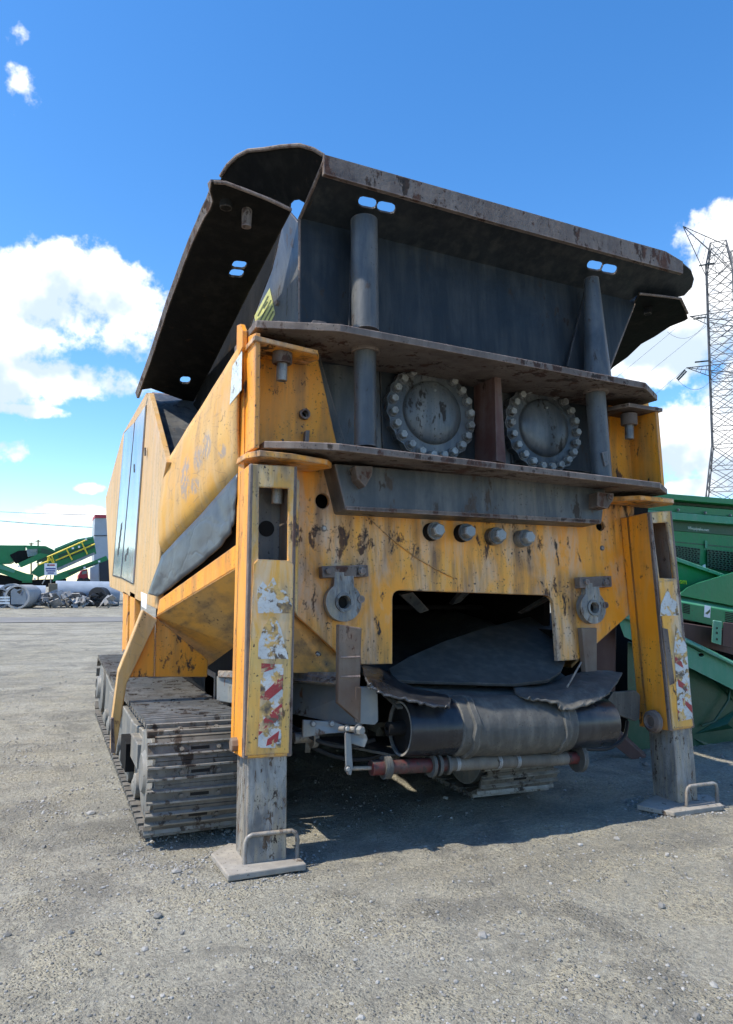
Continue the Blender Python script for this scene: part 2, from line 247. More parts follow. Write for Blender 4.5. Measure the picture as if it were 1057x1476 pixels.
# ------------------------------------------------------------------ geometry helpers
C = sc.collection
WM = {}                                             # world matrices of every object we make
def link(o, parent, mw):
    C.objects.link(o)
    if parent is not None:
        o.parent = parent; o.matrix_parent_inverse = WM[parent.name].inverted()
    o.matrix_basis = mw; WM[o.name] = mw.copy(); return o
def thing(name, label, cat, loc, group=None):
    o = bpy.data.objects.new(name, None); o.empty_display_size = .2
    link(o, None, Matrix.Translation(Vector(loc))); tag(o, label, cat, group); return o
def tag(o, label=None, cat=None, group=None, kind=None):
    if label: o['label'] = label
    if cat: o['category'] = cat
    if group: o['group'] = group
    if kind: o['kind'] = kind
    return o
def meshobj(name, verts, faces, material, parent=None, bevel=0.0, smooth=False, kind=None, label=None):
    vs = [Vector(v) for v in verts]
    lo = Vector([min(v[i] for v in vs) for i in range(3)]); hi = Vector([max(v[i] for v in vs) for i in range(3)]); c = (lo + hi) / 2
    me = bpy.data.meshes.new(name); me.from_pydata([v - c for v in vs], [], faces)
    bm = bmesh.new(); bm.from_mesh(me); bmesh.ops.recalc_face_normals(bm, faces=bm.faces); bm.to_mesh(me); bm.free()
    me.materials.append(material)
    o = bpy.data.objects.new(name, me); link(o, parent, Matrix.Translation(c))
    if smooth:
        for p_ in me.polygons: p_.use_smooth = True
        try: me.set_sharp_from_angle(angle=math.radians(smooth if smooth > 1 else 40))
        except Exception: pass
    if bevel:
        b = o.modifiers.new('bevel', 'BEVEL'); b.width = bevel; b.segments = 2; b.limit_method = 'ANGLE'; b.angle_limit = math.radians(40); b.harden_normals = False
    if kind: o['kind'] = kind
    if label: o['label'] = label
    return o
def inst(name, me, mw, parent=None):
    o = bpy.data.objects.new(name, me); return link(o, parent, mw)
class B:
    """collects shapes for one mesh"""
    def __init__(s): s.v = []; s.f = []
    def add(s, v, f):
        k = len(s.v); s.v += [Vector(x) for x in v]; s.f += [tuple(i + k for i in q) for q in f]; return s
    def prism(s, outline, vec, holes=()):
        loops = [[Vector(p) for p in outline]] + [[Vector(p) for p in h_] for h_ in holes]; vec = Vector(vec)
        flat = [p for l in loops for p in l]; n = len(flat)
        tris = tessellate_polygon(loops) if len(flat) > 4 or holes else [tuple(range(n))]
        f = [tuple(q) for q in tris] + [tuple(i + n for i in reversed(q)) for q in tris]
        k = 0
        for l in loops:
            m_ = len(l)
            for i in range(m_): a, b = k + i, k + (i + 1) % m_; f.append((a, b, b + n, a + n))
            k += m_
        return s.add(flat + [p + vec for p in flat], f)
    def box(s, lo, hi):
        x0, y0, z0 = lo; x1, y1, z1 = hi
        return s.prism([(x0, y0, z0), (x1, y0, z0), (x1, y1, z0), (x0, y1, z0)], (0, 0, z1 - z0))
    def lathe(s, p0, axis, prof, seg=24, cap=True):
        """prof: list of (distance along axis, radius)"""
        axis = Vector(axis).normalized(); a = axis.orthogonal().normalized(); b = axis.cross(a); p0 = Vector(p0)
        v = []; f = []
        for d, r in prof:
            for i in range(seg):
                th = 2 * math.pi * i / seg; v.append(p0 + axis * d + (a * math.cos(th) + b * math.sin(th)) * r)
        for j in range(len(prof) - 1):
            for i in range(seg): f.append((j * seg + i, j * seg + (i + 1) % seg, (j + 1) * seg + (i + 1) % seg, (j + 1) * seg + i))
        if cap: f.append(tuple(range(seg - 1, -1, -1))); f.append(tuple((len(prof) - 1) * seg + i for i in range(seg)))
        return s.add(v, f)
    def cyl(s, p0, p1, r, seg=20, r1=None):
        p0, p1 = Vector(p0), Vector(p1); return s.lathe(p0, p1 - p0, [(0, r), ((p1 - p0).length, r if r1 is None else r1)], seg)
    def tube(s, pts, r, seg=8):
        pts = [Vector(p) for p in pts]; v = []; f = []; ref = None
        for i, p in enumerate(pts):
            d = (pts[min(i + 1, len(pts) - 1)] - pts[max(i - 1, 0)]).normalized()
            if ref is None: ref = d.orthogonal().normalized()
            ref = (ref - d * ref.dot(d)).normalized(); q = d.cross(ref)
            for k in range(seg): th = 2 * math.pi * k / seg; v.append(p + (ref * math.cos(th) + q * math.sin(th)) * r)
        for j in range(len(pts) - 1):
            for i in range(seg): f.append((j * seg + i, j * seg + (i + 1) % seg, (j + 1) * seg + (i + 1) % seg, (j + 1) * seg + i))
        f.append(tuple(range(seg - 1, -1, -1))); f.append(tuple((len(pts) - 1) * seg + i for i in range(seg)))
        return s.add(v, f)
    def build(s, name, material, parent=None, **kw): return meshobj(name, s.v, s.f, material, parent, **kw)

# unprojection onto real planes of the machine
TILT = math.tan(math.radians(4)); Y0 = 3.62
NR = Vector((0, -1, TILT)).normalized()            # rear frame normal, towards the viewer
UPR = Vector((0, TILT, 1)).normalized()
def hit(px, py, n, d):
    q = ray(px, py); n = Vector(n); return CAM + q * ((d - n.dot(CAM)) / n.dot(q))
def RP(px, py, off=0.0): return hit(px, py, (0, 1, -TILT), Y0 - off)
def YP(px, py, y): return hit(px, py, (0, 1, 0), y)
def XP(px, py, x): return hit(px, py, (1, 0, 0), x)
def ZP(px, py, z): return hit(px, py, (0, 0, 1), z)
def plane3(a, b, c): n = (b - a).cross(c - a).normalized(); return n, n.dot(a)
def PP(px, py, pl, o=0.0): return hit(px, py, pl[0], pl[1] + o)
def off_pt(X, off, z): return Vector((X, Y0 + z * TILT - off, z))
def rplate(name, px, off, th, material, parent, holes=(), bevel=.004, **kw):
    return B().prism([RP(*p, off) for p in px], -NR * th, [[RP(*p, off) for p in h_] for h_ in holes]).build(name, material, parent, bevel=bevel, **kw)
def pplate(name, px, pl, th, material, parent, holes=(), bevel=.004, o=0.0, **kw):
    """plate on an arbitrary plane; th along the plane normal (sign as given)"""
    return B().prism([PP(*p, pl, o) for p in px], pl[0] * th, [[PP(*p, pl, o) for p in h_] for h_ in holes]).build(name, material, parent, bevel=bevel, **kw)
def circ(cx, cy, rx, ry=None, n=18, a0=0.0): ry = ry or rx; return [(cx + rx * math.cos(a0 + 2 * math.pi * i / n), cy + ry * math.sin(a0 + 2 * math.pi * i / n)) for i in range(n)]
def slot(cx, cy, hx, hy, dx=0.0, dy=0.0):
    """rounded slot outline in pixels, sheared by (dx, dy)"""
    pts = []
    for sx, sy, a in ((1, 1, 0), (-1, 1, 90), (-1, -1, 180), (1, -1, 270)):
        for k in (0, 45, 90):
            th = math.radians(a + k); r = min(hx, hy) * .8
            x = sx * (hx - r) + r * math.cos(th); y = sy * (hy - r) + r * math.sin(th); pts.append((cx + x + y * dx, cy + y + x * dy))
    return pts
def text_mesh(s, size, material, name, mw, parent, ext=.002):
    cu_ = bpy.data.curves.new('txt', 'FONT'); cu_.body = s; cu_.size = size; cu_.extrude = ext; cu_.resolution_u = 3
    o = bpy.data.objects.new('txt', cu_); C.objects.link(o); dg = bpy.context.evaluated_depsgraph_get(); me = bpy.data.meshes.new_from_object(o.evaluated_get(dg))
    bpy.data.objects.remove(o); me.materials.clear(); me.materials.append(material); return inst(name, me, mw, parent)

# ------------------------------------------------------------------ ground
rings = [0.0] + list(np.geomspace(.6, 30, 400)) + list(np.geomspace(33, 900, 40))
angs = list(np.linspace(YAW - .78, YAW + .78, 560)) + list(np.linspace(YAW + .80, YAW + 2 * math.pi - .80, 150)); SEG = len(angs)
def rut(x, y, x0, slope, bend, wdt, depth, pitch):
    d = x - (x0 + slope * y + bend * y * y); k = max(0.0, 1 - (d / wdt) ** 2)
    if k <= 0: return 0.0
    lug = .5 + .5 * math.sin((y + .5 * abs(d)) * 2 * math.pi / pitch)
    return k * (-depth * .6 + depth * lug) * (.4 + .6 * max(0, mnoise.noise(Vector((x * .7, y * .5, 9))) + .35))
def gz(x, y):
    r = math.hypot(x, y); k = 1.0 if r < 14 else max(0, 1 - (r - 14) / 25)
    if k <= 0: return -.004
    q = Vector((x, y, 0)); h = .022 * mnoise.noise(q * .8) + .013 * mnoise.noise(q * 2.7 + Vector((3, 1, 0))) + .007 * mnoise.noise(q * 7.5)
    if r < 9:
        h += .004 * mnoise.noise(q * 19)
        h += rut(x, y, -.75, .12, -.006, .24, .012, .15) + rut(x, y, .55, -.05, .05, .22, .010, .13) + rut(x, y, 1.2, .25, .02, .20, .009, .12) + rut(x, y, -1.9, .1, 0, .24, .012, .16)
    return h * k - .004
gv = [(0, 0, gz(0, 0))]; gfc = []
for r in rings[1:]:
    for th in angs:
        x, y = r * math.sin(th), r * math.cos(th); gv.append((x, y, gz(x, y) if r < 39 else -.004))
for i in range(SEG): gfc.append((0, 1 + (i + 1) % SEG, 1 + i))
for j in range(len(rings) - 2):
    for i in range(SEG):
        a = 1 + j * SEG + i; b = 1 + j * SEG + (i + 1) % SEG; gfc.append((a, b, b + SEG, a + SEG))
g = meshobj('ground', gv, gfc, M['ground'], smooth=90); g['kind'] = 'structure'
bb = B(); xs = np.linspace(-120, 60, 60)
rv = []; rf = []
for i, x in enumerate(xs):
    w = .8 * mnoise.noise(Vector((x * .07, 0, 3))); rv += [(x, 27.5 + w, .012), (x, 31.5 + .7 * w + .5 * mnoise.noise(Vector((x * .11, 5, 1))), .012)]
    if i: rf.append((2 * i - 2, 2 * i - 1, 2 * i + 1, 2 * i))
meshobj('road', rv, rf, M['road'])['kind'] = 'structure'
# loose stones
sv = []; sf = []
t_ = (1 + 5 ** .5) / 2
ico = [Vector(v).normalized() for v in ((-1, t_, 0), (1, t_, 0), (-1, -t_, 0), (1, -t_, 0), (0, -1, t_), (0, 1, t_), (0, -1, -t_), (0, 1, -t_), (t_, 0, -1), (t_, 0, 1), (-t_, 0, -1), (-t_, 0, 1))]
icf = ((0, 11, 5), (0, 5, 1), (0, 1, 7), (0, 7, 10), (0, 10, 11), (1, 5, 9), (5, 11, 4), (11, 10, 2), (10, 7, 6), (7, 1, 8), (3, 9, 4), (3, 4, 2), (3, 2, 6), (3, 6, 8), (3, 8, 9), (4, 9, 5), (2, 4, 11), (6, 2, 10), (8, 6, 7), (9, 8, 1))
for i in range(42000):
    rr = 1.4 * (12 / 1.4) ** (random.random() ** .9); th = random.uniform(-1.15, 1.75); x, y = rr * math.sin(th), rr * math.cos(th)
    if mnoise.noise(Vector((x * .9, y * .9, 4))) < random.uniform(-.55, .25): continue
    if i > 39000:
        cx0, cy0, sp0 = random.choice(((1.0, 3.72, .34), (3.85, 3.7, .34), (.8, 4.05, .35), (.45, 5.2, .5), (.42, 6.6, .6))); aa = random.uniform(0, 6.3); x, y = cx0 + sp0 * math.cos(aa) * random.uniform(.75, 1.1), cy0 + sp0 * .75 * math.sin(aa) * random.uniform(.75, 1.1); rr = math.hypot(x, y)
    s = random.choice((.002, .0025, .003, .0035, .005)) * random.uniform(.7, 1.3) * (1 + .12 * rr)
    if random.random() < .01: s *= 2.6
    rot = Matrix.Rotation(random.uniform(0, 6.3), 3, 'Z'); sx, sy, sz = s * random.uniform(.8, 1.5), s * random.uniform(.8, 1.2), s * random.uniform(.5, .9)
    k = len(sv); z = gz(x, y) + sz * .35
    for v in ico: w = rot @ Vector((v.x * sx, v.y * sy, v.z * sz)) * random.uniform(.8, 1.15); sv.append((x + w.x, y + w.y, z + w.z))
    sf += [(a + k, b + k, c + k) for a, b, c in icf]
o = meshobj('gravel_stones', sv, sf, M['stone']); tag(o, 'loose pale gravel stones scattered over the yard ground', 'gravel', kind='stuff')

# ================================================================== the shredder
ROOT = thing('mobile_shredder', 'large worn orange tracked shredder with dark steel hopper, seen from its conveyor end', 'shredder', (2.4, 6.0, 0))
R_ = ROOT
# reusable meshes
def hexbolt(r, h, wr, wh, material, name):
    b = B(); b.lathe((0, 0, 0), (0, 0, 1), [(0, wr), (wh, wr), (wh, wr * .9)], 16)
    b.lathe((0, 0, wh), (0, 0, 1), [(0, r), (h * .85, r), (h, r * .82)], 6)
    me = bpy.data.meshes.new(name); me.from_pydata(b.v, [], b.f); me.materials.append(material); me.materials.append(M['washer'])
    for q in range(2 * 16 + 2): me.polygons[q].material_index = 1
    return me
def along(p, n, spin=0.0): return Matrix.Translation(Vector(p)) @ Vector(n).to_track_quat('Z', 'Y').to_matrix().to_4x4() @ Matrix.Rotation(spin, 4, 'Z')
BOLT = hexbolt(.0265, .034, .035, .006, M['bolt'], 'bolt'); BIGBOLT = hexbolt(.042, .055, .056, .012, M['dullbolt'], 'bolt'); SMALL = hexbolt(.012, .012, .018, .004, M['bolt'], 'bolt'); DARKBOLT = hexbolt(.02, .016, .024, .004, M['rusty'], 'bolt')

# ---- rear plate with the conveyor opening
def arc_corner(a, c, b, n=5):
    return [((1 - t) ** 2 * a[0] + 2 * t * (1 - t) * c[0] + t * t * b[0], (1 - t) ** 2 * a[1] + 2 * t * (1 - t) * c[1] + t * t * b[1]) for t in [i / n for i in range(n + 1)]]
outl = [(415, 668), (915, 720), (912, 882), (864, 925), (842, 945), (833, 951), (804, 953), (799, 880)] + arc_corner((798, 872), (797, 859), (785, 858)) + arc_corner((580, 851), (566, 850), (566, 864)) + [(566, 957), (521, 958), (519, 945), (492, 946), (424, 884)]
main = rplate('rear_plate', outl, -.29, .035, M['orange_dirty'], R_, holes=[circ(465, 722, 10, 11), circ(866, 758, 6, 7)], bevel=.005, label='scraped orange rear plate around the belt opening')
for px, py, me in ((467, 762, SMALL), (868, 790, SMALL), (429, 703, None), (876, 762, None)):
    if me: inst('bolt', me, along(RP(px, py, -.289), NR), main)
# four big adjuster bolts
for px, py in ((621, 767), (665, 769), (709, 774), (750, 777)):
    p = RP(px, py, -.29); st = B().lathe(p, NR, [(-.01, .058), (.05, .056), (.055, .05)], 24).build('adjuster_sleeve', M['innerdark'] if px < 700 else M['flange'], R_, smooth=True)
    inst('bolt', BIGBOLT, along(p + NR * .055, NR, random.random()), st)
# grease line that sags across the plate
B().tube([RP(523 + 132 * k / 10, 738 + 95 * k / 10 + 10 * math.sin(k / 10 * 3.1), -.284) for k in range(11)], .004, 6).build('grease_line', M['orange_dirty'], R_, smooth=True)

# ---- lifting lugs
def lug(bar, cx, cy, r, side):
    b0, b1, b2, b3 = bar
    lg = rplate('lug_bar', [(b0, b2 + 2), (b1, b2), (b1 + 1, b3), (b0 + 1, b3 + 2)], -.225, .06, M['rusty'], R_, bevel=.006)
    for px in (b0 + 9, b1 - 9): inst('bolt', DARKBOLT, along(RP(px, (b2 + b3) / 2 + 1, -.225), NR), lg)
    cpt = RP(cx, cy, -.225)
    a = Vector((1, 0, -.022)).normalized(); bq = NR.cross(a).normalized(); bq = -bq if bq.z < 0 else bq
    ring = [cpt + a * (r * math.cos(t)) + bq * (r * math.sin(t)) for t in [math.radians(125 + 290 * i / 28) for i in range(29)]]
    ring += [cpt + a * (r * .52) + bq * (r * 1.55), cpt - a * (r * .52) + bq * (r * 1.55)]
    hole = [cpt + a * (r * .33 * math.cos(t)) + bq * (r * .33 * math.sin(t)) for t in [2 * math.pi * i / 18 for i in range(18)]]
    lo = B().prism(ring, -NR * .05, [hole]).build('lifting_lug', M['steel'], R_, bevel=.006)
    rim = B().lathe(cpt - NR * .02, NR, [(0, r * .5), (.032, r * .5), (.032, r * .36), (0, r * .36)], 24, cap=False).build('bushing', M['flange'], lo, smooth=True)
    B().lathe(cpt - NR * .05, NR, [(0, r * .34), (.004, r * .34)], 18).build('bore', M['holeblack'], lo)
    B().lathe(cpt + a * (r * .95) + bq * .02, NR, [(-.03, .022), (.008, .022)], 12).build('pin', M['rusty'], lo)
lug((464, 531, 814, 831), 496, 868, .112, -1); lug((836, 882, 830, 846), 856, 876, .108, 1)
# rusty straps below the lugs
rplate('hanger_strap', [(489, 900), (522, 905), (518, 1040), (488, 1014)], -.02, .05, M['rustplate'], R_, bevel=.006)
rplate('hanger_strap', [(839, 905), (861, 905), (861, 968), (845, 970)], -.24, .05, M['rustplate'], R_, bevel=.006)
for y in (948, 976): B().cyl(RP(491, y, -.02), RP(519, y - 1, -.02), .006, 8).build('strap_weld', M['rusty'], R_)

# ---- shelves (two horizontal ledges)
def zroll(z, X): return z - .022 * (X - 1.4)
def shelf(z, th, pts, back, name):
    top = [off_pt(X, o_, zroll(z, X)) for X, o_ in pts] + [off_pt(pts[-1][0], back, zroll(z, pts[-1][0])), off_pt(pts[0][0], back, zroll(z, pts[0][0]))]
    return B().prism(top, (0, 0, -th)).build(name, M['rusty'], R_, bevel=.005)
shelf(2.845, .042, [(.985, 0.0), (1.2, .085), (1.42, .17), (2.5, .172), (3.64, .165), (3.93, -.02)], -.5, 'upper_ledge')
shelf(2.165, .040, [(1.04, 0.0), (1.22, .1), (1.41, .165), (2.6, .165), (3.70, .16), (3.95, -.02)], -.5, 'lower_ledge')
# small offcut left on the ledge
B().prism([RP(446, 470, .1), RP(452, 461, .1), RP(470, 464, .1), RP(474, 470, .1)], -NR * .12).build('bent_offcut', M['rusty'], R_)
# ---- recess between the ledges
rplate('recess_panel', [(440, 495), (890, 560), (900, 700), (480, 650)], -.40, .03, M['slate'], R_)
rplate('recess_side_plate', [(447, 520), (461, 512), (500, 645), (484, 645)], -.33, .06, M['slate'], R_, holes=[[(456, 545), (459, 545), (472, 612), (469, 612)]])
rplate('recess_side_plate', [(874, 560), (880, 560), (884, 690), (874, 688)], -.30, .06, M['rusty'], R_)
rplate('divider_plate', [(713, 533), (722, 536), (730, 668), (716, 664)], -.12, .26, M['redrust'], R_, label='red-brown rusty divider between the two round covers')
def cover(cx, cy, rad, nb, ph):
    c = RP(cx, cy, -.33); a = Vector((1, 0, -.022)).normalized(); b = UPR
    rim = []
    for i in range(nb * 4):
        t = 2 * math.pi * i / (nb * 4) + ph; rr = rad * (1 + .022 * math.cos(nb * (t - ph))); rim.append(c + a * (rr * math.cos(t)) + b * (rr * math.sin(t)))
    fl = B().prism(rim, -NR * .07).build('flange_cover', M['flange'], R_, bevel=.005)
    B().lathe(c, NR, [(0, rad * .66), (.012, rad * .655), (.03, rad * .60), (.045, rad * .45), (.052, rad * .25), (.054, .004)], 40).build('domed_cap', M['flange'], fl, smooth=50)
    B().lathe(c + b * rad * .42 + NR * .045, NR, [(0, .008), (.012, .006)], 8).build('grease_nipple', M['bolt'], fl)
    for i in range(nb):
        t = 2 * math.pi * i / nb + ph
        inst('bolt', BOLT, along(c + a * (rad * .885 * math.cos(t)) + b * (rad * .885 * math.sin(t)), NR, random.uniform(0, 1)), fl)
cover(623, 595, .325, 22, .1); cover(784, 617, .318, 22, .0)
# dark box the covers are set in
rplate('recess_back_beam', [(548, 532), (700, 552), (704, 665), (552, 650)], -.385, .02, M['dark'], R_)
rplate('recess_back_beam', [(736, 548), (845, 566), (858, 682), (738, 668)], -.385, .02, M['dark'], R_)

# ---- vertical posts
def post(pt, pb, off, r0_, r1_, name='support_post', material='slate'):
    p0, p1 = RP(*pb, off), RP(*pt, off); ax = p1 - p0
    return B().lathe(p0, ax, [(0, r1_), (ax.length, r0_)], 28).build(name, M[material], R_, smooth=True)
post((526, 500), (527, 645), -.05, .066, .066); post((525, 318), (527, 478), -.20, .086, .086)
post((858, 560), (868, 690), -.05, .066, .068); post((853, 402), (862, 548), -.20, .052, .096)
for px, py, r in ((527, 507, .085), (859, 566, .085)):
    p = RP(px, py, -.05); B().lathe(p, UPR, [(-.01, r), (.03, r * 1.02)], 28).build('post_collar', M['rusty'], R_, smooth=True)
rplate('post_gusset', [(846, 410), (848, 540), (818, 528)], -.3, .02, M['dark'], R_)
rplate('post_gusset', [(508, 330), (512, 470), (503, 470), (505, 400)], -.3, .02, M['dark'], R_)
rplate('latch', [(868, 652), (876, 650), (878, 668), (873, 672)], .03, .02, M['slate'], R_)

# ---- beam under the lower ledge
rplate('cross_beam', [(482, 668), (498, 733), (500, 735), (866, 755), (868, 752), (874, 700)], -.11, .19, M['slate'], R_, bevel=.008)
rplate('beam_lip', [(500, 729), (866, 749), (866, 755), (500, 735)], -.10, .02, M['rusty'], R_, bevel=.002)
for c in ([(512, 671), (538, 672), (537, 684), (527, 702), (516, 690)], [(862, 709), (886, 711), (884, 722), (876, 733), (862, 730)]):
    cb = rplate('gusset_boss', c, -.02, .1, M['rusty'], R_, bevel=.006)
inst('bolt', DARKBOLT, along(RP(879, 717, -.018), NR), cb)

# ---- upper corner boxes
rplate('upper_box_back', [(366, 478), (455, 500), (490, 660), (366, 650)], -.29, .02, M['orange'], R_, holes=[circ(438, 598, 6, 6)])
B().lathe(RP(438, 598, -.29), NR, [(-.02, .032), (.03, .032), (.03, .021), (-.02, .021)], 24, cap=False).build('pipe_stub', M['rusty'], R_, smooth=True)
xl = .985
def xplate(name, pts, x, th, material, **kw):      # plate parallel to the machine's side, pts = (off, z)
    return B().prism([off_pt(x, o_, z) for o_, z in pts], (th, 0, 0)).build(name, material, R_, bevel=.004, **kw)
xplate('upper_box_side', [(0, 2.13), (0, 2.78), (-.30, 2.84), (-.30, 2.13)], xl, .028, M['orange'])
xplate('upper_box_side', [(-.02, 2.08), (-.02, 2.70), (-.3, 2.75), (-.3, 2.08)], 3.90, .028, M['orange'])
rplate('upper_box_back', [(878, 560), (935, 575), (950, 715), (880, 700)], -.29, .02, M['orange'], R_)
lz = 2.755
B().prism([off_pt(.97, .03, lz), off_pt(1.1, .0, lz), off_pt(1.36, -.03, lz - .01), off_pt(1.40, -.12, lz - .01), off_pt(1.36, -.3, lz), off_pt(.97, -.3, lz)], (0, 0, -.028)).build('box_lid', M['orange_dirty'], R_, bevel=.004)
lz = 2.70
B().prism([off_pt(3.60, -.2, lz), off_pt(3.66, -.02, lz), off_pt(3.95, -.0, lz - .01), off_pt(3.95, -.3, lz - .01), off_pt(3.58, -.3, lz)], (0, 0, -.028)).build('box_lid', M['rusty'], R_, bevel=.004)
for px, py, off in ((407, 512, -.12), (907, 603, -.14)):
    p = RP(px, py, off); k = B().lathe(p, (0, 0, -1), [(-.03, .058), (.045, .058), (.05, .054)], 22).build('stud_head', M['rusty'], R_, smooth=True)
    B().lathe(p, (0, 0, -1), [(.05, .031), (.15, .031), (.152, .022), (.13, .02)], 16).build('stud', M['steel'], k, smooth=True)
rplate('stiffener', [(441, 620), (447, 620), (445, 645), (439, 645)], -.24, .04, M['rusty'], R_)
xplate('top_bracket', [(-.30, 2.70), (-.30, 2.92), (-.22, 2.90), (-.16, 2.84), (-.16, 2.74)], .95, .03, M['orange'])

# ---- outrigger legs
def leg(front, side_x, openpx, skin, lower, bolt_px, holes_side, zb):
    tl, tr, br, bl = front
    f = rplate('leg_front', [tl, tr, br, bl], 0, .022, M['leg'], R_, holes=[openpx], bevel=.006)
    xl0, xr0 = RP(*tl), RP(*tr); xl1, xr1 = RP(*bl), RP(*br)
    B().prism([xl0 - NR * .002, xl1 - NR * .002, xl1 - NR * .28, xl0 - NR * .28], (.022, 0, 0)).build('leg_side', M['orange'], R_, bevel=.004)
    B().prism([xr0 - NR * .024, xr1 - NR * .024, xr1 - NR * .28, xr0 - NR * .28], (-.022, 0, 0)).build('leg_side', M['orange'], R_, bevel=.004)
    B().prism([xl0 - NR * .2, xr0 - NR * .2, xr1 - NR * .2, xl1 - NR * .2], -NR * .02).build('leg_back', M['frame'], R_)
    B().prism([xr0 - NR * .03 + Vector((-.026, 0, 0)), xr1 - NR * .03 + Vector((-.026, 0, 0)), xr1 - NR * .195 + Vector((-.026, 0, 0)), xr0 - NR * .195 + Vector((-.026, 0, 0))], (-.006, 0, 0)).build('leg_liner', M['rustplate'], R_)
    sk = B().prism([RP(*p, .010) for p in skin], -NR * .009).build('wear_plate', M['leg'], R_, bevel=.004)
    cw = (xr0 - xl0).normalized()
    for e0, e1, sgn in ((xl0, xl1, 1), (xr0, xr1, -1)): B().prism([e0 + NR * .003 - cw * sgn * .003, e1 + NR * .003 - cw * sgn * .003, e1 + NR * .003 + cw * sgn * .024, e0 + NR * .003 + cw * sgn * .016], -NR * .03).build('worn_corner', M['rusty'], R_, bevel=.006)
    # inner leg
    a0, a1 = RP(*lower[0], -.02), RP(*lower[1], -.02)
    w = a1 - a0
    dn = Vector((0, -TILT, -1)) * (a0.z - zb)
    B().prism([a0 + UPR * .3, a0 + w + UPR * .3, a0 + w - NR * .22 + UPR * .3, a0 - NR * .22 + UPR * .3], dn - UPR * .3).build('inner_leg', M['steel'], R_, bevel=.008)
    return f, a0 + dn, w
lf = leg(((361, 668), (428, 672), (420, 1090), (351, 1094)), 0, [(374, 702), (416, 704), (415, 808), (373, 806)],
         [(366, 812), (372, 806), (418, 808), (424, 814), (417, 1086), (354, 1090)], ((357, 1092), (414, 1090)), (337, 1073), (), .03)
rf_ = leg(((937, 738), (968, 736), (1001, 1049), (968, 1054)), 0, [(941, 754), (962, 753), (974, 834), (951, 833)],
          [(950, 838), (972, 836), (1000, 1047), (970, 1051)], ((971, 1054), (998, 1050)), (941, 1040), (), .03)
# fittings inside the leg openings
B().lathe(RP(400, 690, -.1), (0, 0, -1), [(0, .03), (.14, .03)], 16).build('cylinder_rod', M['steel'], R_, smooth=True)
B().lathe(RP(384, 762, -.199), NR, [(0, .045), (.004, .045)], 24).build('leg_bore', M['holeblack'], R_)
# side pins through the sleeves
for px, py, x in ((338, 1073, .945),): 
    p = XP(px + 2, py, x); B().lathe(p, (-1, 0, 0), [(-.01, .036), (.025, .036), (.028, .03)], 8).build('pin_head', M['rustplate'], R_)
p = XP(942, 1040, 3.745); B().lathe(p, (-1, 0, 0), [(-.01, .075), (.02, .07), (.035, .045), (.02, .035)], 20).build('pin_head', M['rusty'], R_, smooth=True)
# holes in right inner leg side
# strip along left leg's right flange
rplate('leg_flange', [(424, 690), (432, 692), (430, 890), (424, 880)], -.02, .02, M['leg'], R_)
# feet
def foot(px, hp, X):
    pts = [ZP(*p, .035) for p in px]
    ft = B().prism(pts, (0, 0, -.03)).build('foot_pad', M['dusty'], R_, bevel=.006)
    for a, b in ((hp[0], hp[1]),): pass
    B().tube(hp, .011, 10).build('foot_handle', M['steel'], ft, smooth=True)
def hp(px0, px1, h, z=.03):
    a, b = ZP(*px0, z), ZP(*px1, z); u = Vector((0, -.03, 1)); pts = [a]
    for t, k in ((0.0, .7), (.04, .92), (.12, 1.0), (.5, 1.0), (.88, 1.0), (.96, .92), (1.0, .7)): pts.append(a.lerp(b, t) + u * (h * k))
    return pts + [b]
foot([(304, 1230), (329, 1262), (442, 1245), (418, 1222), (330, 1215)], hp((352, 1247), (428, 1238), .14), 0)
foot([(918, 1160), (972, 1171), (1044, 1161), (1022, 1145), (945, 1146)], hp((990, 1164), (1034, 1158), .13), 0)

# ---- collars on top of the legs
def zplate(name, px, z, th, material): return B().prism([ZP(*p, z) for p in px], (0, 0, -th)).build(name, material, R_, bevel=.004)
def cplate(name, pts, z, th, material): return B().prism([off_pt(X, o_, zroll(z, X)) for X, o_ in pts], (0, 0, -th)).build(name, material, R_, bevel=.004)
cplate('leg_collar', [(.955, -.06), (1.0, .055), (1.2, .065), (1.40, .01), (1.46, -.08), (1.40, -.288), (.955, -.288)], 2.10, .032, M['orange_dirty'])
cplate('leg_collar', [(3.56, -.15), (3.66, .02), (3.95, .03), (4.02, -.05), (4.02, -.288), (3.56, -.288)], 2.09, .032, M['orange_dirty'])

# ---- stickers on the leg fronts
def st(px, off, material, name, tri=False): return B().prism([RP(*p, off) for p in px], -NR * .0012).build(name, material, R_)
st([(371, 850), (379, 838), (386, 846), (394, 832), (402, 848), (412, 852), (421, 872), (420, 884), (372, 884)], .0125, M['st_white'], 'warning_sticker')
st([(372, 950), (373, 926), (380, 905), (390, 889), (398, 890), (405, 906), (411, 930), (416, 950)], .0125, M['st_white'], 'warning_triangle')
def stripes(corners, reds, n):
    tl, tr, br, bl = corners; a, b, c, d = RP(*tl, .0125), RP(*tr, .0125), RP(*br, .0125), RP(*bl, .0125)
    B().prism([a, b, c, d], -NR * .001).build('stripe_backing', M['st_white'], R_)
    q = lambda u, v: (a.lerp(b, u)).lerp(d.lerp(c, u), v) + NR * .0012
    for (u0, v0), (u1, v1), (u2, v2), (u3, v3) in reds: B().prism([q(u0, v0), q(u1, v1), q(u2, v2), q(u3, v3)], -NR * .001).build('red_stripe', M['st_red'], R_)
stripes(((377, 956), (409, 958), (405, 1078), (372, 1078)), [((0, 0), (.6, 0), (.55, .06), (0, .12)), ((1, .12), (1, .29), (0, .53), (0, .40)), ((1, .46), (1, .62), (0, .86), (0, .72)), ((.9, .80), (.85, .93), (.35, .98), (.4, .90))], 3)
st([(952, 888), (953, 872), (963, 848), (968, 862), (976, 868), (979, 887)], .0125, M['st_white'], 'warning_triangle')
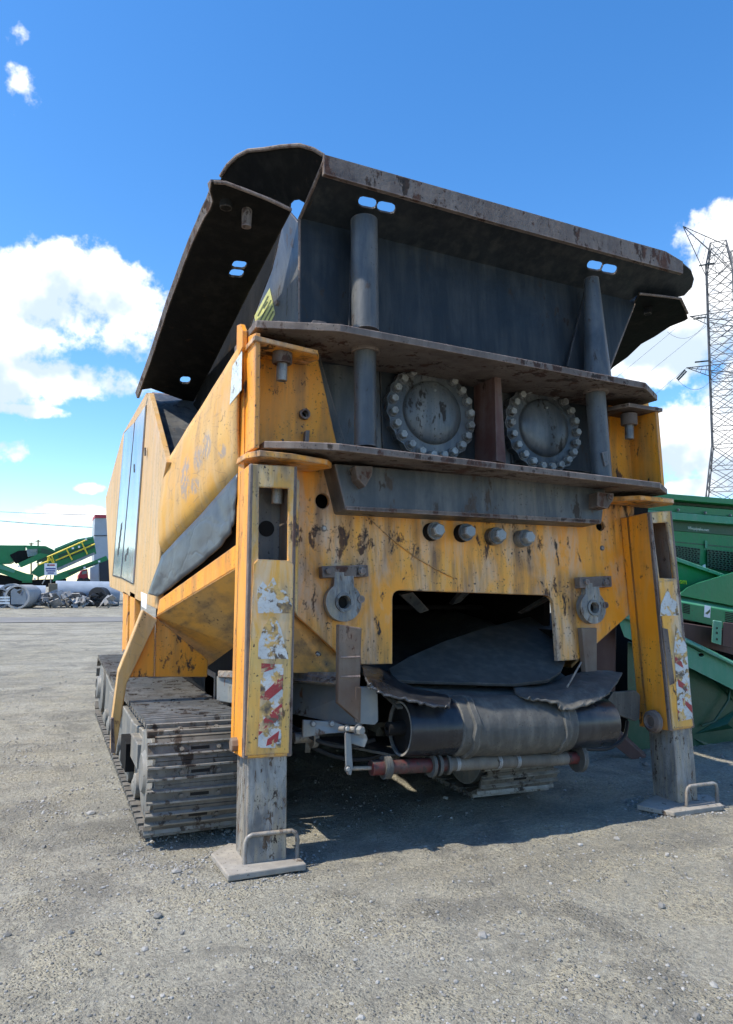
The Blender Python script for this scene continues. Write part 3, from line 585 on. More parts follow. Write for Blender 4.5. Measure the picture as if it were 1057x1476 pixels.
st([(972, 942), (974, 912), (974, 900), (990, 930), (991, 942)], .0125, M['st_white'], 'warning_triangle')
stripes(((973, 944), (991, 942), (999, 1036), (978, 1040)), [((0, .0), (0, .12), (.62, .22), (.5, .12)), ((.1, .36), (.15, .48), (.8, .58), (.6, .46)), ((.35, .66), (.45, .74), (1, .92), (1, .80)), ((0, .82), (0, .95), (.4, 1), (.3, .92))], 3)
st([(955, 905), (963, 907), (973, 985), (966, 988)], .0125, M['rusty'], 'bare_patch')

# ---- hopper: rear wall, flared lip, posts
wall_pl = plane3(RP(430, 318, -.37), RP(432, 470, -.37), RP(800, 450, -.37))
FL = RP(430, 318, -.37)
lipL = RP(467, 236, .0); lipR = RP(985, 384, .0)
fl_pl = plane3(FL, lipL, lipR)
pplate('hopper_rear_wall', [(429, 316), (432, 486), (866, 560), (873, 540), (919, 424), (912, 400)], wall_pl, .02, M['dark'], R_)
flare = pplate('hopper_rear_lip', [(430, 320), (467, 232), (985, 380), (997, 390), (1001, 402), (998, 414), (987, 426), (970, 430), (921, 424), (905, 436)], fl_pl, .02, M['dark'], R_,
               holes=[slot(530, 292, 13, 7.5, -.1, .2), slot(557, 299, 13, 7.5, -.1, .2), slot(858, 383, 11, 6.5, -.3, .2), slot(879, 388, 11, 6.5, -.3, .2)])
B().prism([RP(467, 222, .03), RP(700, 288, .03), RP(960, 362, .03), RP(985, 377, .03), RP(985, 394, .03), RP(720, 322, .03), RP(467, 250, .03)], -NR * .03).build('lip_edge_bar', M['rusty'], R_, bevel=.008)
# rounded corner of the lip at the right end
def weld(pts, r=.010):
    v = []; n = 40; q = [Vector(p) for p in pts]; out = []
    for k in range(n + 1): t = k / n * (len(q) - 1); i_ = min(int(t), len(q) - 2); out.append(q[i_].lerp(q[i_ + 1], t - i_) + Vector((0, 0, .002 * math.sin(k * 2.4))))
    B().tube(out, r, 7).build('weld_bead', M['dark'], R_, smooth=True)
nfl = RP(905, 434, -.37)
weld([PP(432, 322, wall_pl) + NR * .006, PP(905, 433, wall_pl) + NR * .006], .011); weld([off_pt(1.33, -.36, zroll(2.85, 1.33)), off_pt(3.62, -.36, zroll(2.85, 3.62))], .012)
weld([RP(452, 519, -.385), RP(880, 577, -.385)], .012); weld([RP(487, 648, -.385), RP(880, 699, -.385)], .012)
# ---- hopper: left wall and wing
wl_pl = plane3(RP(430, 318, -.37), RP(432, 468, -.37), YP(278, 582, 6.2))
pplate('hopper_side_wall', [(413, 300), (430, 320), (432, 486), (395, 560), (352, 500), (368, 452), (392, 390)], wl_pl, .02, M['slate'], R_)
pplate('hopper_side_wall', [(413, 300), (391, 390), (367, 452), (351, 500), (394, 560), (240, 700), (250, 620), (278, 582)], wl_pl, .02, M['black'], R_)  # same wall further back, its fall into shade put in as black
wing_pl = plane3(YP(305, 262, 3.95), YP(418, 302, 3.98), YP(205, 560, 6.2))
edge = [(305, 262), (303, 275), (307, 290), (303, 302), (295, 314), (287, 330), (277, 352), (266, 380), (256, 408), (244, 440), (231, 480), (218, 520), (206, 552), (198, 574)]
wing = pplate('hopper_wing', [(421, 303), (400, 292), (350, 273), (318, 262)] + edge + [(203, 562), (218, 560), (278, 582), (300, 540), (360, 420)], wing_pl, .018, M['black'], R_,
              holes=[slot(345, 382, 10, 5.5, -.35, .1), slot(341, 394, 10, 5.5, -.35, .1), slot(267, 548, 7.5, 5, -.2, .05)])
# outer turned edge of the wing, dented
ev = []; ef = []
for i, p in enumerate(edge):
    q = PP(*p, wing_pl); tw = .05 + .05 * max(0, 1 - i / 5) ; k = Vector((-.35, 0, .85)).normalized()
    ev += [q + Vector((-.004, 0, 0)), q + k * tw * min(1, .15 + i * .35), q + k * tw * min(1, .15 + i * .35) + Vector((.016, 0, .004)), q + Vector((.016, 0, .002))]
    if i:
        a = 4 * (i - 1); b = 4 * i
        for j in range(4): ef.append((a + j, a + (j + 1) % 4, b + (j + 1) % 4, b + j))
ef += [(3, 2, 1, 0), tuple(len(ev) - 4 + j for j in range(4))]
meshobj('wing_turned_edge', ev, ef, M['rusty'], R_)
B().tube([PP(x, y, wing_pl, 0) + Vector((0, -.005, -.004)) for x, y in ((308, 262), (325, 263), (352, 273), (385, 286), (419, 302))], .011, 8).build('wing_front_edge', M['rusty'], R_, smooth=True)
wn = wing_pl[0] if wing_pl[0].z < 0 else -wing_pl[0]
for px, py, r, l in ((356, 308, .032, .10), (326, 297, .04, .03)):
    p = PP(px, py - 4, wing_pl); B().lathe(p, Vector((0, 0, -1)), [(-.02, r), (l, r * .9)], 16).build('lifting_stub', M['rusty'] if l > .05 else M['black'], wing, smooth=True)
# rounded corner plate joining wing and rear lip
cpl = plane3(RP(467, 232, -.01), RP(428, 292, -.30), YP(330, 245, 4.35))
pplate('lip_corner_plate', [(476, 229), (466, 222), (452, 215), (432, 209), (405, 211), (380, 215), (358, 217), (342, 225), (328, 238), (319, 252), (316, 270), (418, 303), (419, 294), (424, 289), (431, 288), (438, 292), (446, 300), (462, 262)], cpl, .016, M['black'], R_)
B().tube([PP(x, y, cpl, 0) for x, y in ((467, 224), (452, 215), (432, 209), (405, 211), (380, 215), (358, 217), (342, 225), (328, 238), (318, 254))], .012, 8).build('corner_edge', M['rusty'], R_, smooth=True)
B().tube([PP(x, y, fl_pl, 0) + Vector((0, -.01, 0)) for x, y in ((430, 319), (437, 303), (452, 268), (467, 232))], .011, 8).build('lip_seam', M['rusty'], R_, smooth=True)
# yellow notice
nl = wl_pl[0] if wl_pl[0].x < 0 else -wl_pl[0]; sg = 1 if wl_pl[0].x < 0 else -1
nt_ = pplate('notice_sticker', [(389, 415), (397, 452), (384, 476), (369, 469), (367, 455)], wl_pl, .001 * sg, M['st_yellow'], R_, bevel=0, o=.002 * sg)
for a, b in (((387, 426), (372, 455)), ((391, 432), (374, 464)), ((393, 440), (379, 466)), ((394, 448), (383, 470)), ((386, 434), (380, 444))):
    B().prism([PP(a[0] - .9, a[1], wl_pl, .0035 * sg), PP(a[0] + .9, a[1] + 1, wl_pl, .0035 * sg), PP(b[0] + .9, b[1] + 1, wl_pl, .0035 * sg), PP(b[0] - .9, b[1], wl_pl, .0035 * sg)], wl_pl[0] * sg * .0006).build('printed_line', M['st_ink'], nt_)
inst('bolt', DARKBOLT, along(PP(401, 437, wl_pl), nl), R_)
B().tube([PP(431, y, wl_pl) + Vector((0, -.012, 0)) for y in (318, 360, 420, 472)], .009, 8).build('wall_corner_edge', M['rusty'], R_, smooth=True)
# right wing
rw_pl = plane3(YP(921, 426, 4.12), YP(992, 440, 4.08), YP(880, 533, 5.3))
rw = pplate('hopper_wing', [(921, 424), (980, 431), (986, 438), (992, 460), (984, 464), (966, 471), (945, 485), (925, 496), (905, 515), (884, 530), (873, 542), (890, 490)], rw_pl, .018, M['black'], R_)
B().tube([PP(x, y, rw_pl) + Vector((0, -.01, 0)) for x, y in ((921, 424), (950, 427), (980, 431), (990, 452))], .010, 8).build('wing_front_edge', M['rusty'], R_, smooth=True)
B().tube([PP(x, y, wall_pl) + Vector((0, -.012, 0)) for x, y in ((919, 424), (897, 480), (874, 540))], .010, 8).build('wall_corner_edge', M['rusty'], R_, smooth=True)
p = PP(934, 444, rw_pl); B().lathe(p, (0, 0, -1), [(-.02, .035), (.05, .03)], 14).build('lifting_stub', M['black'], rw, smooth=True)
# hull of the machine behind the rear plates (encloses the shredding chamber)
hb = B()
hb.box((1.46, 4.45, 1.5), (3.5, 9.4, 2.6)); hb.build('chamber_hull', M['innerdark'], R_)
B().prism([(1.42, 4.3, 2.62), (3.58, 4.3, 2.57), (3.9, 4.36, 3.6), (1.30, 4.36, 3.66)], (0, 1.2, 0)).build('hopper_liner', M['innerdark'], R_) if False else None
pr_ = plane3(Vector((3.62, 4.2, 2.7)), Vector((4.0, 4.2, 3.6)), Vector((3.62, 6.2, 2.7)))
B().prism([Vector((3.60, 4.24, 2.55)), Vector((3.93, 4.28, 3.55)), Vector((3.93, 6.2, 3.2)), Vector((3.60, 6.2, 2.55))], (.02, 0, 0)).build('hopper_side_wall', M['slate'], R_)
B().prism([Vector((1.45, 6.2, 2.55)), Vector((3.6, 6.2, 2.55)), Vector((3.93, 6.2, 3.2)), Vector((1.3, 6.2, 3.1))], (0, .02, 0)).build('hopper_front_wall', M['slate'], R_)

# ---- side panel, sheet, beam, chute
A_ = Vector((.965, 4.03, 0)); B_ = Vector((.705, 5.03, 0))
sn = Vector((-(B_.y - A_.y), (B_.x - A_.x), 0)).normalized()           # outward (left)
if sn.x > 0: sn = -sn
s_pl = (sn, sn.dot(A_))
def SP(px, py, o=0.0): return PP(px, py, s_pl, o)
TT = [SP(352, 486), SP(241, 664)]; BT = [SP(345, 690), SP(231, 806)]
gvv = []; gff = []; NU, NV = 16, 12
for i in range(NU + 1):
    for j in range(NV + 1):
        u, v = i / NU, j / NV; p = TT[0].lerp(TT[1], u).lerp(BT[0].lerp(BT[1], u), v)
        bl = .035 * math.sin(math.pi * v) - (.10 * max(0, (v - .86) / .14) ** 2) + .006 * mnoise.noise(Vector((u * 5, v * 4, 2)))
        gvv.append(p + sn * bl)
for i in range(NU):
    for j in range(NV): a = i * (NV + 1) + j; gff.append((a, a + 1, a + NV + 2, a + NV + 1))
sp = meshobj('side_panel', gvv, gff, M['orange_scratched'], R_, smooth=True, label='scratched orange side panel with flaked grey lettering'); sp.modifiers.new('solid', 'SOLIDIFY').thickness = .02
FG = [(u / 60, v / 60, TT[0].lerp(TT[1], u / 60).lerp(BT[0].lerp(BT[1], u / 60), v / 60)) for u in range(61) for v in range(61)]
def on_panel(px, py, o=.004):
    q = SP(px, py); u, v, _ = min(FG, key=lambda c: (c[2] - q).length_squared)
    return SP(px, py, .035 * math.sin(math.pi * v) - (.10 * max(0, (v - .86) / .14) ** 2) + .006 * mnoise.noise(Vector((u * 5, v * 4, 2))) + o)
def decal(px, material, name, o=.006):
    pts = [on_panel(*p, o) for p in px]; return B().prism(pts, -sn * .0015).build(name, material, sp)
decal([(335, 528), (349, 505), (348, 562), (331, 583)], M['st_label'], 'printed_label', .008)
# flaked remains of the lettering: flat print in the panel's own paint
t = NT(M['orange_scratched'].node_tree); bs_ = t.n['Principled BSDF']; src = bs_.inputs['Base Color'].links[0].from_socket; p = t.add('ShaderNodeNewGeometry').outputs['Position']; msk = None
for (px, py), rad in (((267, 690), (.07, .09, .17)), ((286, 660), (.06, .08, .10)), ((298, 642), (.06, .08, .10)), ((280, 700), (.06, .09, .06)), ((319, 650), (.06, .06, .05))):
    c = on_panel(px, py, 0); d = t.vec('LENGTH', t.vec('MULTIPLY', t.vec('SUBTRACT', p, c), tuple(1 / r for r in rad))); k = t.rng(d, .55, 1.05, 1, 0, True); msk = k if msk is None else t.math('MAXIMUM', msk, k)
fl_ = t.rng(t.noise(t.vec('MULTIPLY', p, (1, 1.6, .8)), 26, 7, .72), .46, .50)
t.put(bs_.inputs['Base Color'], t.mix(t.math('MULTIPLY', t.math('MULTIPLY', msk, fl_), .75), src, (.27, .25, .25)))
B().prism([SP(352, 478), SP(352, 690), SP(345, 700), SP(344, 860), SP(341, 860), SP(346, 500)], -sn * .03).build('corner_angle', M['orange'], R_)
# crumpled sheet
top = [(342, 682), (315, 712), (288, 743), (258, 774), (233, 801), (222, 830), (213, 856)]; bot = [(338, 748), (331, 770), (318, 787), (290, 812), (262, 833), (244, 849), (227, 860)]
gv2 = []; gf2 = []; NV = 8
for i in range(61):
    t = i / 60 * 6; k = min(int(t), 5); u = t - k
    a = Vector(top[k]).lerp(Vector(top[k + 1]), u); b = Vector(bot[k]).lerp(Vector(bot[k + 1]), u)
    for j in range(NV + 1):
        q = a.lerp(b, j / NV); bump_ = .006 * math.sin(math.pi * j / NV) + .010 * mnoise.noise(Vector((t * 1.1, j * .35, 0))) + .005 * mnoise.noise(Vector((t * 3, j * .8, 5)))
        gv2.append(SP(q.x, q.y, .005 + bump_))
for i in range(60):
    for j in range(NV): a = i * (NV + 1) + j; gf2.append((a, a + 1, a + NV + 2, a + NV + 1))
sh = meshobj('crumpled_sheet', gv2, gf2, M['vinyl'], R_, smooth=True, label='crumpled grey sheet bulging out below the side panel'); sh.modifiers.new('solid', 'SOLIDIFY').thickness = .012
B().prism([SP(340, 690, -.06), SP(231, 806, -.06), SP(227, 866, -.06), SP(341, 800, -.06)], -sn * .02).build('panel_backing', M['innerdark'], R_)
B().prism([SP(229, 864), SP(342, 783), SP(344, 817), SP(225, 889)], -sn * .06).build('side_beam', M['orange'], R_, bevel=.01)
P1, P2 = SP(225, 889), SP(345, 817)
B().prism([P1 - sn * .002, P2 - sn * .002, Vector((1.56, 4.10, .86)), Vector((1.12, 5.45, .80))], Vector((.01, 0, .02))).build('chute_side', M['chute'], R_)
B().prism([P2, Vector((1.56, 4.10, .86)), Vector((1.56, 4.1, 1.5)), Vector((1.0, 4.1, 2.0))], (0, .01, 0)).build('chute_front', M['innerdark'], R_) if False else None
for px, py in ((427, 948), (459, 942), (331, 962)): inst('bolt', SMALL, along(hit(px, py, *plane3(P1, P2, Vector((1.56, 4.10, .86)))), (-.5, -.5, -.6)), R_)
rplate('chute_side', [(424, 856), (505, 945), (505, 972), (424, 970), (395, 960)], -.34, .01, M['chute'], R_)
# mirrored chute on the far side
B().prism([Vector((4.2, 4.1, 1.5)), Vector((4.3, 5.2, 1.2)), Vector((3.7, 5.4, .8)), Vector((3.35, 4.1, .86))], Vector((0, 0, .02))).build('chute_side', M['chute'], R_)
# skirt and strut
ys = 5.08
B().prism([YP(225, 890, ys), YP(300, 951, ys), YP(299, 976, ys), YP(223, 976, ys)], (0, .03, 0)).build('skirt_plate', M['orange'], R_, bevel=.004)
B().prism([YP(224, 889, ys - .012), YP(222, 976, ys - .012), YP(185, 977, ys - .012), YP(204, 925, ys - .012)], (0, .03, 0)).build('skirt_plate', M['orange'], R_, bevel=.004)
yb = 5.02
B().prism([YP(206, 879, yb), YP(227, 893, yb), YP(188, 975, yb), YP(183, 985, yb), YP(166, 1090, yb), YP(160, 1082, yb), YP(162, 1036, yb), YP(171, 967, yb)], (0, .10, 0)).build('guard_strut', M['orange_faded'], R_, bevel=.008)
B().prism([YP(160, 1036, yb - .01), YP(164, 1034, yb - .01), YP(166, 1086, yb - .01), YP(160, 1086, yb - .01)], (0, .03, 0)).build('strut_tab', M['rusty'], R_)
# housing
H_pl = plane3(Vector((.70, 5, 1)), Vector((.70, 9, 1)), Vector((.70, 5, 3)))
hn = -1 if H_pl[0].x > 0 else 1
def HP(px, py, o=0.0): return XP(px, py, .70 - o)
hs_ = [(211, 566), (177, 625), (152, 718), (158, 846), (226, 878), (236, 667)]
HB = B().prism([HP(*p) for p in hs_], (.05, 0, 0)).build('engine_housing', M['orange_faded'], R_, bevel=.01, label='sun-bleached orange engine housing with printed doors')
hp0, hp1, hp2, hp3, hp4, hp5 = [HP(*p) for p in hs_]
# roof and rear-facing slope of the housing
wd_ = Vector((2.6, 0, 0)); dx_ = Vector((.05, 0, 0))
B().prism([hp0 + dx_, hp5 + dx_, hp5 + Vector((.9, 0, 0)), hp0 + Vector((.9, 0, 0))], Vector((0, .03, .02))).build('sloped_grey_cover', M['slate'], R_)
B().prism([hp0 + dx_, hp1 + dx_, hp1 + wd_, hp0 + wd_], Vector((0, 0, -.03))).build('housing_roof', M['orange_faded'], R_)
B().prism([hp1 + dx_, hp2 + dx_, hp2 + wd_, hp1 + wd_], Vector((0, -.02, -.03))).build('housing_roof', M['orange_faded'], R_)
B().prism([hp2 + dx_, hp3 + dx_, hp3 + wd_, hp2 + wd_], Vector((0, -.03, 0))).build('housing_front', M['orange_faded'], R_)
B().prism([hp3 + dx_, hp4 + dx_, hp4 + wd_, hp3 + wd_], Vector((0, 0, .03))).build('housing_floor', M['innerdark'], R_)
B().prism([hp5 + dx_, hp4 + dx_, hp4 + Vector((.5, 0, 0)), hp5 + Vector((.5, 0, 0))], Vector((0, .03, 0))).build('housing_end', M['orange'], R_)
# raised rim on the sloped edge
B().prism([HP(211, 566, .012), HP(215, 566, .012), HP(240, 666, .012), HP(235, 690, .012), HP(234, 672, .012)], (.04, 0, 0)).build('edge_rim', M['orange_faded'], HB, bevel=.004)
for k, px in enumerate(([(209, 585), (195, 607), (175, 832), (191, 841)], [(193.5, 609), (179, 624), (163, 829), (173.5, 832)])):
    ctr = (sum(p[0] for p in px) / 4, sum(p[1] for p in px) / 4); B().prism([HP(ctr[0] + (p[0] - ctr[0]) * 1.08, ctr[1] + (p[1] - ctr[1]) * 1.008, .008) for p in px], (.008, 0, 0)).build('door_seal', M['blackpipe'], HB)
    d = B().prism([HP(*p, .016) for p in px], (.015, 0, 0)).build('housing_door', M['door'], HB, bevel=.004, label='glossy blue-grey printed door panel')
    B().prism([HP(px[0][0] - 1, px[0][1] + 60 + 0 * k, .02), HP(px[0][0], px[0][1] + 60, .02), HP(px[0][0], px[0][1] + 72, .02), HP(px[0][0] - 1, px[0][1] + 72, .02)], (.008, 0, 0)).build('door_handle', M['blackpipe'], d)
    # dark printed strokes near the foot of the door
    for q in range(5 if k else 2):
        y = (756 if k else 792) + q * 9; x = (174 - q * 1.1) if k else (183 - q * 3)
        B().prism([HP(x, y, .0175), HP(x + 2.2, y - 4, .0175), HP(x + 1.6, y + 7, .0175), HP(x - .4, y + 9, .0175)], (.0008, 0, 0)).build('printed_stroke', M['blackpipe'], d)
B().prism([SP(203, 853, .006), SP(212, 857, .006), SP(211, 878, .006), SP(204, 874, .006)], -sn * .002).build('reflector', M['white'], R_)
# posts under the housing
for px in (181, 191): B().prism([HP(px - 3.5, 852), HP(px + 3.5, 856), HP(px + 2, 941), HP(px - 5, 939)], (.05, 0, 0)).build('housing_leg', M['orange'], R_, bevel=.004)
B().prism([HP(177, 936, .004), HP(192, 940, .004), HP(192, 945, .004), HP(177, 941, .004)], (.06, 0, 0)).build('leg_foot', M['rusty'], R_)
# grey bits beside the track top
B().lathe(Vector((1.33, 4.75, .72)), (0, 0, 1), [(0, .10), (.19, .10), (.2, .115), (.225, .115)], 20).build('air_tank', M['frame'], R_, smooth=True)
B().box((1.12, 5.15, .45), (1.17, 5.5, .78)).build('mount_bracket', M['rustplate'], R_)

# ---- undercarriage
def track(x0, x1, label):
    ya, yb_, zt = 4.03, 8.42, .67; rz = zt / 2; ry = .27; zc = rz
    path = []
    def add(p): path.append(Vector(p))
    n = 40
    for i in range(n): t = i / n; add((0, ya + ry + (yb_ - ya - 2 * ry) * t, zt - .05 - .03 * math.sin(math.pi * t) + .03 * 0))
    def capz(t): s_, c_ = math.sin(t), math.cos(t); e = .78; return (abs(c_) ** e * (1 if c_ > 0 else -1), abs(s_) ** e * (1 if s_ > 0 else -1))
    ins = .05
    for i in range(16): c_, s_ = capz(math.pi / 2 - math.pi * i / 16); add((0, yb_ - ry + (ry - ins) * c_, zc + (rz - ins) * s_))
    for i in range(n): t = i / n; add((0, yb_ - ry - (yb_ - ya - 2 * ry) * t, ins))
    for i in range(16): c_, s_ = capz(-math.pi / 2 - math.pi * i / 16); add((0, ya + ry + (ry - ins) * c_, zc + (rz - ins) * s_))
    L_ = [0.0]
    for i in range(len(path)): L_.append(L_[-1] + (path[(i + 1) % len(path)] - path[i]).length)
    tot = L_[-1]; ns = int(tot / .118)
    def at(s_):
        s_ %= tot
        for i in range(len(path)):
            if L_[i + 1] >= s_: return path[i].lerp(path[(i + 1) % len(path)], (s_ - L_[i]) / max(1e-6, L_[i + 1] - L_[i]))
    # one shoe: plate with three grousers and bolt slots, shared mesh (local: x across, y along path, z outwards)
    w = (x1 - x0) / 2; pt = tot / ns
    b = B(); e_, n_, f_ = w - .04, pt * .36, pt * .494; b.prism([(x_, y_, -.012) for x_, y_ in ((-w, -n_), (-e_, -n_), (-e_, -f_), (e_, -f_), (e_, -n_), (w, -n_), (w, n_), (e_, n_), (e_, f_), (-e_, f_), (-e_, n_), (-w, n_))], (0, 0, .016)); nplate = len(b.f)
    for k, (yy, hh) in enumerate(((-.25, .024), (.25, .024))):
        y0_, y1_ = yy * pt - .0045, yy * pt + .0045
        b.prism([(-w, y0_ - .004, .002), (-w, y1_ + .004, .002), (-w, y1_, hh), (-w, y0_, hh)], (2 * w, 0, 0))
    ng = len(b.f)
    for sx in (-.10, .10):
        for yy in (-.02,): b.lathe((sx, yy * pt, .004), (0, 0, 1), [(0, .014), (.012, .013)], 6)
    b.box((-.05, -.08 * pt, .0042), (.05, .06 * pt, .0052))
    me = bpy.data.meshes.new('track_shoe'); me.from_pydata(b.v, [], b.f); me.materials.append(M['track']); me.materials.append(M['grouser']); me.materials.append(M['holeblack'])
    for q in range(len(b.f) - 6, len(b.f)): me.polygons[q].material_index = 2
    for q in range(nplate, ng): me.polygons[q].material_index = 1
    cx = (x0 + x1) / 2
    fr = B()
    # side frame with stepped outline
    prof = [(ya + .25, .14), (ya + .14, .26), (ya + .16, .40), (ya + .32, .52), (ya + .9, .48), (ya + 1.3, .44), (yb_ - 1.2, .44), (yb_ - .35, .5), (yb_ - .16, .4), (yb_ - .14, .26), (yb_ - .25, .14)]
    fr.prism([(x0 + .06, y, z) for y, z in prof], (x1 - x0 - .12, 0, 0))
    frame = fr.build('track_frame', M['frame'], R_, bevel=.012, label=label)
    for i in range(ns):
        p = at(i * pt); d = (at(i * pt + .05) - at(i * pt - .05)).normalized(); nrm = Vector((1, 0, 0)).cross(d); nrm = nrm if (i * pt) is None else nrm
        out = nrm
        mw = Matrix(((1, d.x, out.x, cx), (0, d.y, out.y, p.y), (0, d.z, out.z, p.z), (0, 0, 0, 1)))
        mw = mw @ Matrix.Rotation(random.uniform(-.012, .012), 4, 'Y')
        inst('track_shoe', me, mw, frame)
    for s_ in (-1, 1):
        xx = cx + s_ * (w - .055); 
        B().lathe(Vector((xx, ya + .36, .335)), (s_, 0, 0), [(-.02, .25), (.02, .25), (.03, .22), (.03, .12), (.05, .10), (.05, .02)], 28).build('idler_wheel', M['frame'], frame, smooth=True)
        B().lathe(Vector((xx, yb_ - .36, .335)), (s_, 0, 0), [(-.02, .25), (.02, .25), (.03, .22), (.03, .12), (.06, .10), (.06, .02)], 28).build('drive_wheel', M['frame'], frame, smooth=True)
        for i in range(7): B().lathe(Vector((xx, ya + .85 + i * .42, .14)), (s_, 0, 0), [(-.02, .075), (.025, .075), (.03, .05), (.04, .03)], 18).build('bottom_roller', M['frame'], frame, smooth=True)
    ox = x0 + .06
    B().box((ox - .05, 4.62, .30), (ox, 4.98, .44)).build('frame_step', M['frame'], frame)
    B().box((ox - .07, 6.1, .36), (ox - .002, 6.5, .50)).build('frame_step', M['frame'], frame)
    B().box((ox - .06, 5.15, .16), (ox - .002, 5.5, .34)).build('frame_step', M['innerdark'], frame)
    return frame
track(.545, 1.10, 'left crawler track of worn grey grouser shoes'); track(2.62, 3.22, 'far crawler track in the shade under the machine')
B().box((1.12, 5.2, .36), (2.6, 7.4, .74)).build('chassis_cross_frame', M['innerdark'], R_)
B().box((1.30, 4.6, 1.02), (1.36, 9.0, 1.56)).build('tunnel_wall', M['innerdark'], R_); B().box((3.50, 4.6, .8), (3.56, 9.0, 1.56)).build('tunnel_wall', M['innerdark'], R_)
B().box((1.16, 3.96, .52), (1.28, 4.34, 1.04)).build('added_sun_box', M['innerdark'], R_, bevel=.01); B().box((1.125, 4.35, .42), (1.15, 8.3, 1.25)).build('added_light_block', M['innerdark'], R_); B().box((3.42, 4.08, .50), (3.46, 7.6, 1.1)).build('added_light_block', M['innerdark'], R_)  # box and plates added to stop sun patches and bright gaps
B().prism([RP(400, 680, -.46), RP(935, 728, -.46), RP(925, 862, -.46), RP(400, 845, -.46)], -NR * .02).build('added_dark_backing', M['innerdark'], R_)  # dark sheet added behind so the plate's holes stay dark
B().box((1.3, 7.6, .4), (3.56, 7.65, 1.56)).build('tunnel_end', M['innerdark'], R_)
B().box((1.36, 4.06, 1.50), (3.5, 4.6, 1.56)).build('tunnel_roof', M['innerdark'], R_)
# braces seen inside the opening
for a, b in (((578, 858), (606, 884)), ((668, 852), (652, 872)), ((790, 862), (752, 885))):
    pa, pb = YP(*a, 4.3), YP(*b, 4.5); B().prism([pa, pb, pb + Vector((.07, 0, .02)), pa + Vector((.09, 0, .02))], (0, .05, .01)).build('inner_brace', M['slate'], R_)

# ---- conveyor tail
dL, dR = YP(577, 1050, 3.72), YP(872, 1041, 3.72); ax = (dR - dL).normalized(); dl = (dR - dL).length; rd = .150
B().lathe(dL, ax, [(0, rd * .98), (.01, rd), (.34, rd + .004)], 48, cap=False).build('tail_drum', M['drum'], R_, smooth=True)
B().lathe(dL + ax * .02, ax, [(0, rd * .9), (0, .04), (-.10, .035), (-.10, .01)], 32, cap=False).build('drum_end', M['innerdark'], R_, smooth=True)
B().lathe(dL, ax, [(-.004, rd * .99), (-.004, rd * .91), (.012, rd * .91)], 48, cap=False).build('drum_rim', M['frame'], R_, smooth=True)
B().lathe(dL, ax, [(dl - .36, rd + .004), (dl - .01, rd), (dl, rd * .97), (dl, .05)], 48, cap=False).build('tail_drum', M['drum'], R_, smooth=True)
bw = B(); pf = []
for i in range(25):
    s_ = .32 + (dl - .66) * i / 24; pf.append((s_, rd + .012 + .010 * math.sin(math.pi * i / 24) + random.uniform(-.001, .001)))
bw.lathe(dL, ax, [(.31, rd)] + pf + [(dl - .33, rd)], 56, cap=False).build('belt_wrap', M['rubber'], R_, smooth=True)
for s_ in (.40, dl - .42):
    ring_ = B(); v = []; f = []; a0 = ax.orthogonal().normalized(); b0 = ax.cross(a0)
    for i in range(48):
        th = 2 * math.pi * i / 48; dirv = a0 * math.cos(th) + b0 * math.sin(th); wob = .02 * mnoise.noise(Vector((math.cos(th) * 1.7, math.sin(th) * 1.7, s_ * 3)))
        for o_, r_ in ((-.03, .162), (-.02, .178), (.012, .180), (.03, .165)): v.append(dL + ax * (s_ + o_ + wob) + dirv * (r_ + .004 * mnoise.noise(Vector((i * .9, o_ * 40, s_)))))
    for i in range(48):
        for j in range(3): a = i * 4 + j; c = ((i + 1) % 48) * 4 + j; f.append((a, a + 1, c + 1, c))
    meshobj('belt_ridge', v, f, M['rubber'], R_, smooth=True)
# troughed belt running up inside
v = []; f = []; NX, NY = 18, 26
for j in range(NY + 1):
    t = j / NY; y = 3.74 + 3.4 * t; zb = .70 + .02 * math.sin(t * 3) + .34 * t
    for i in range(NX + 1):
        u = i / NX * 2 - 1; wdt = (.68 + .10 * min(1, t * 3)); tr = .26 * min(1, t * 2.6) * abs(u) ** 2.2
        v.append((2.52 + u * wdt, y, zb + tr + .012 * mnoise.noise(Vector((u * 2, y * 2, 1))) + .02))
for j in range(NY):
    for i in range(NX): a = j * (NX + 1) + i; f.append((a, a + 1, a + NX + 2, a + NX + 1))
bt = meshobj('conveyor_belt', v, f, M['rubber'], R_, smooth=True); bt.modifiers.new('solid', 'SOLIDIFY').thickness = .015
# belly sheet hanging inside the opening, rounded lower right corner
bs = plane3(YP(570, 985, 4.05), YP(815, 960, 4.05), YP(800, 880, 4.9))
pplate('inner_skirt', [(568, 984), (600, 986), (740, 990), (790, 984), (808, 972), (815, 955), (813, 925), (806, 884), (760, 893), (700, 908), (640, 928), (590, 950), (560, 968)], bs, .02, M['belly'], R_)
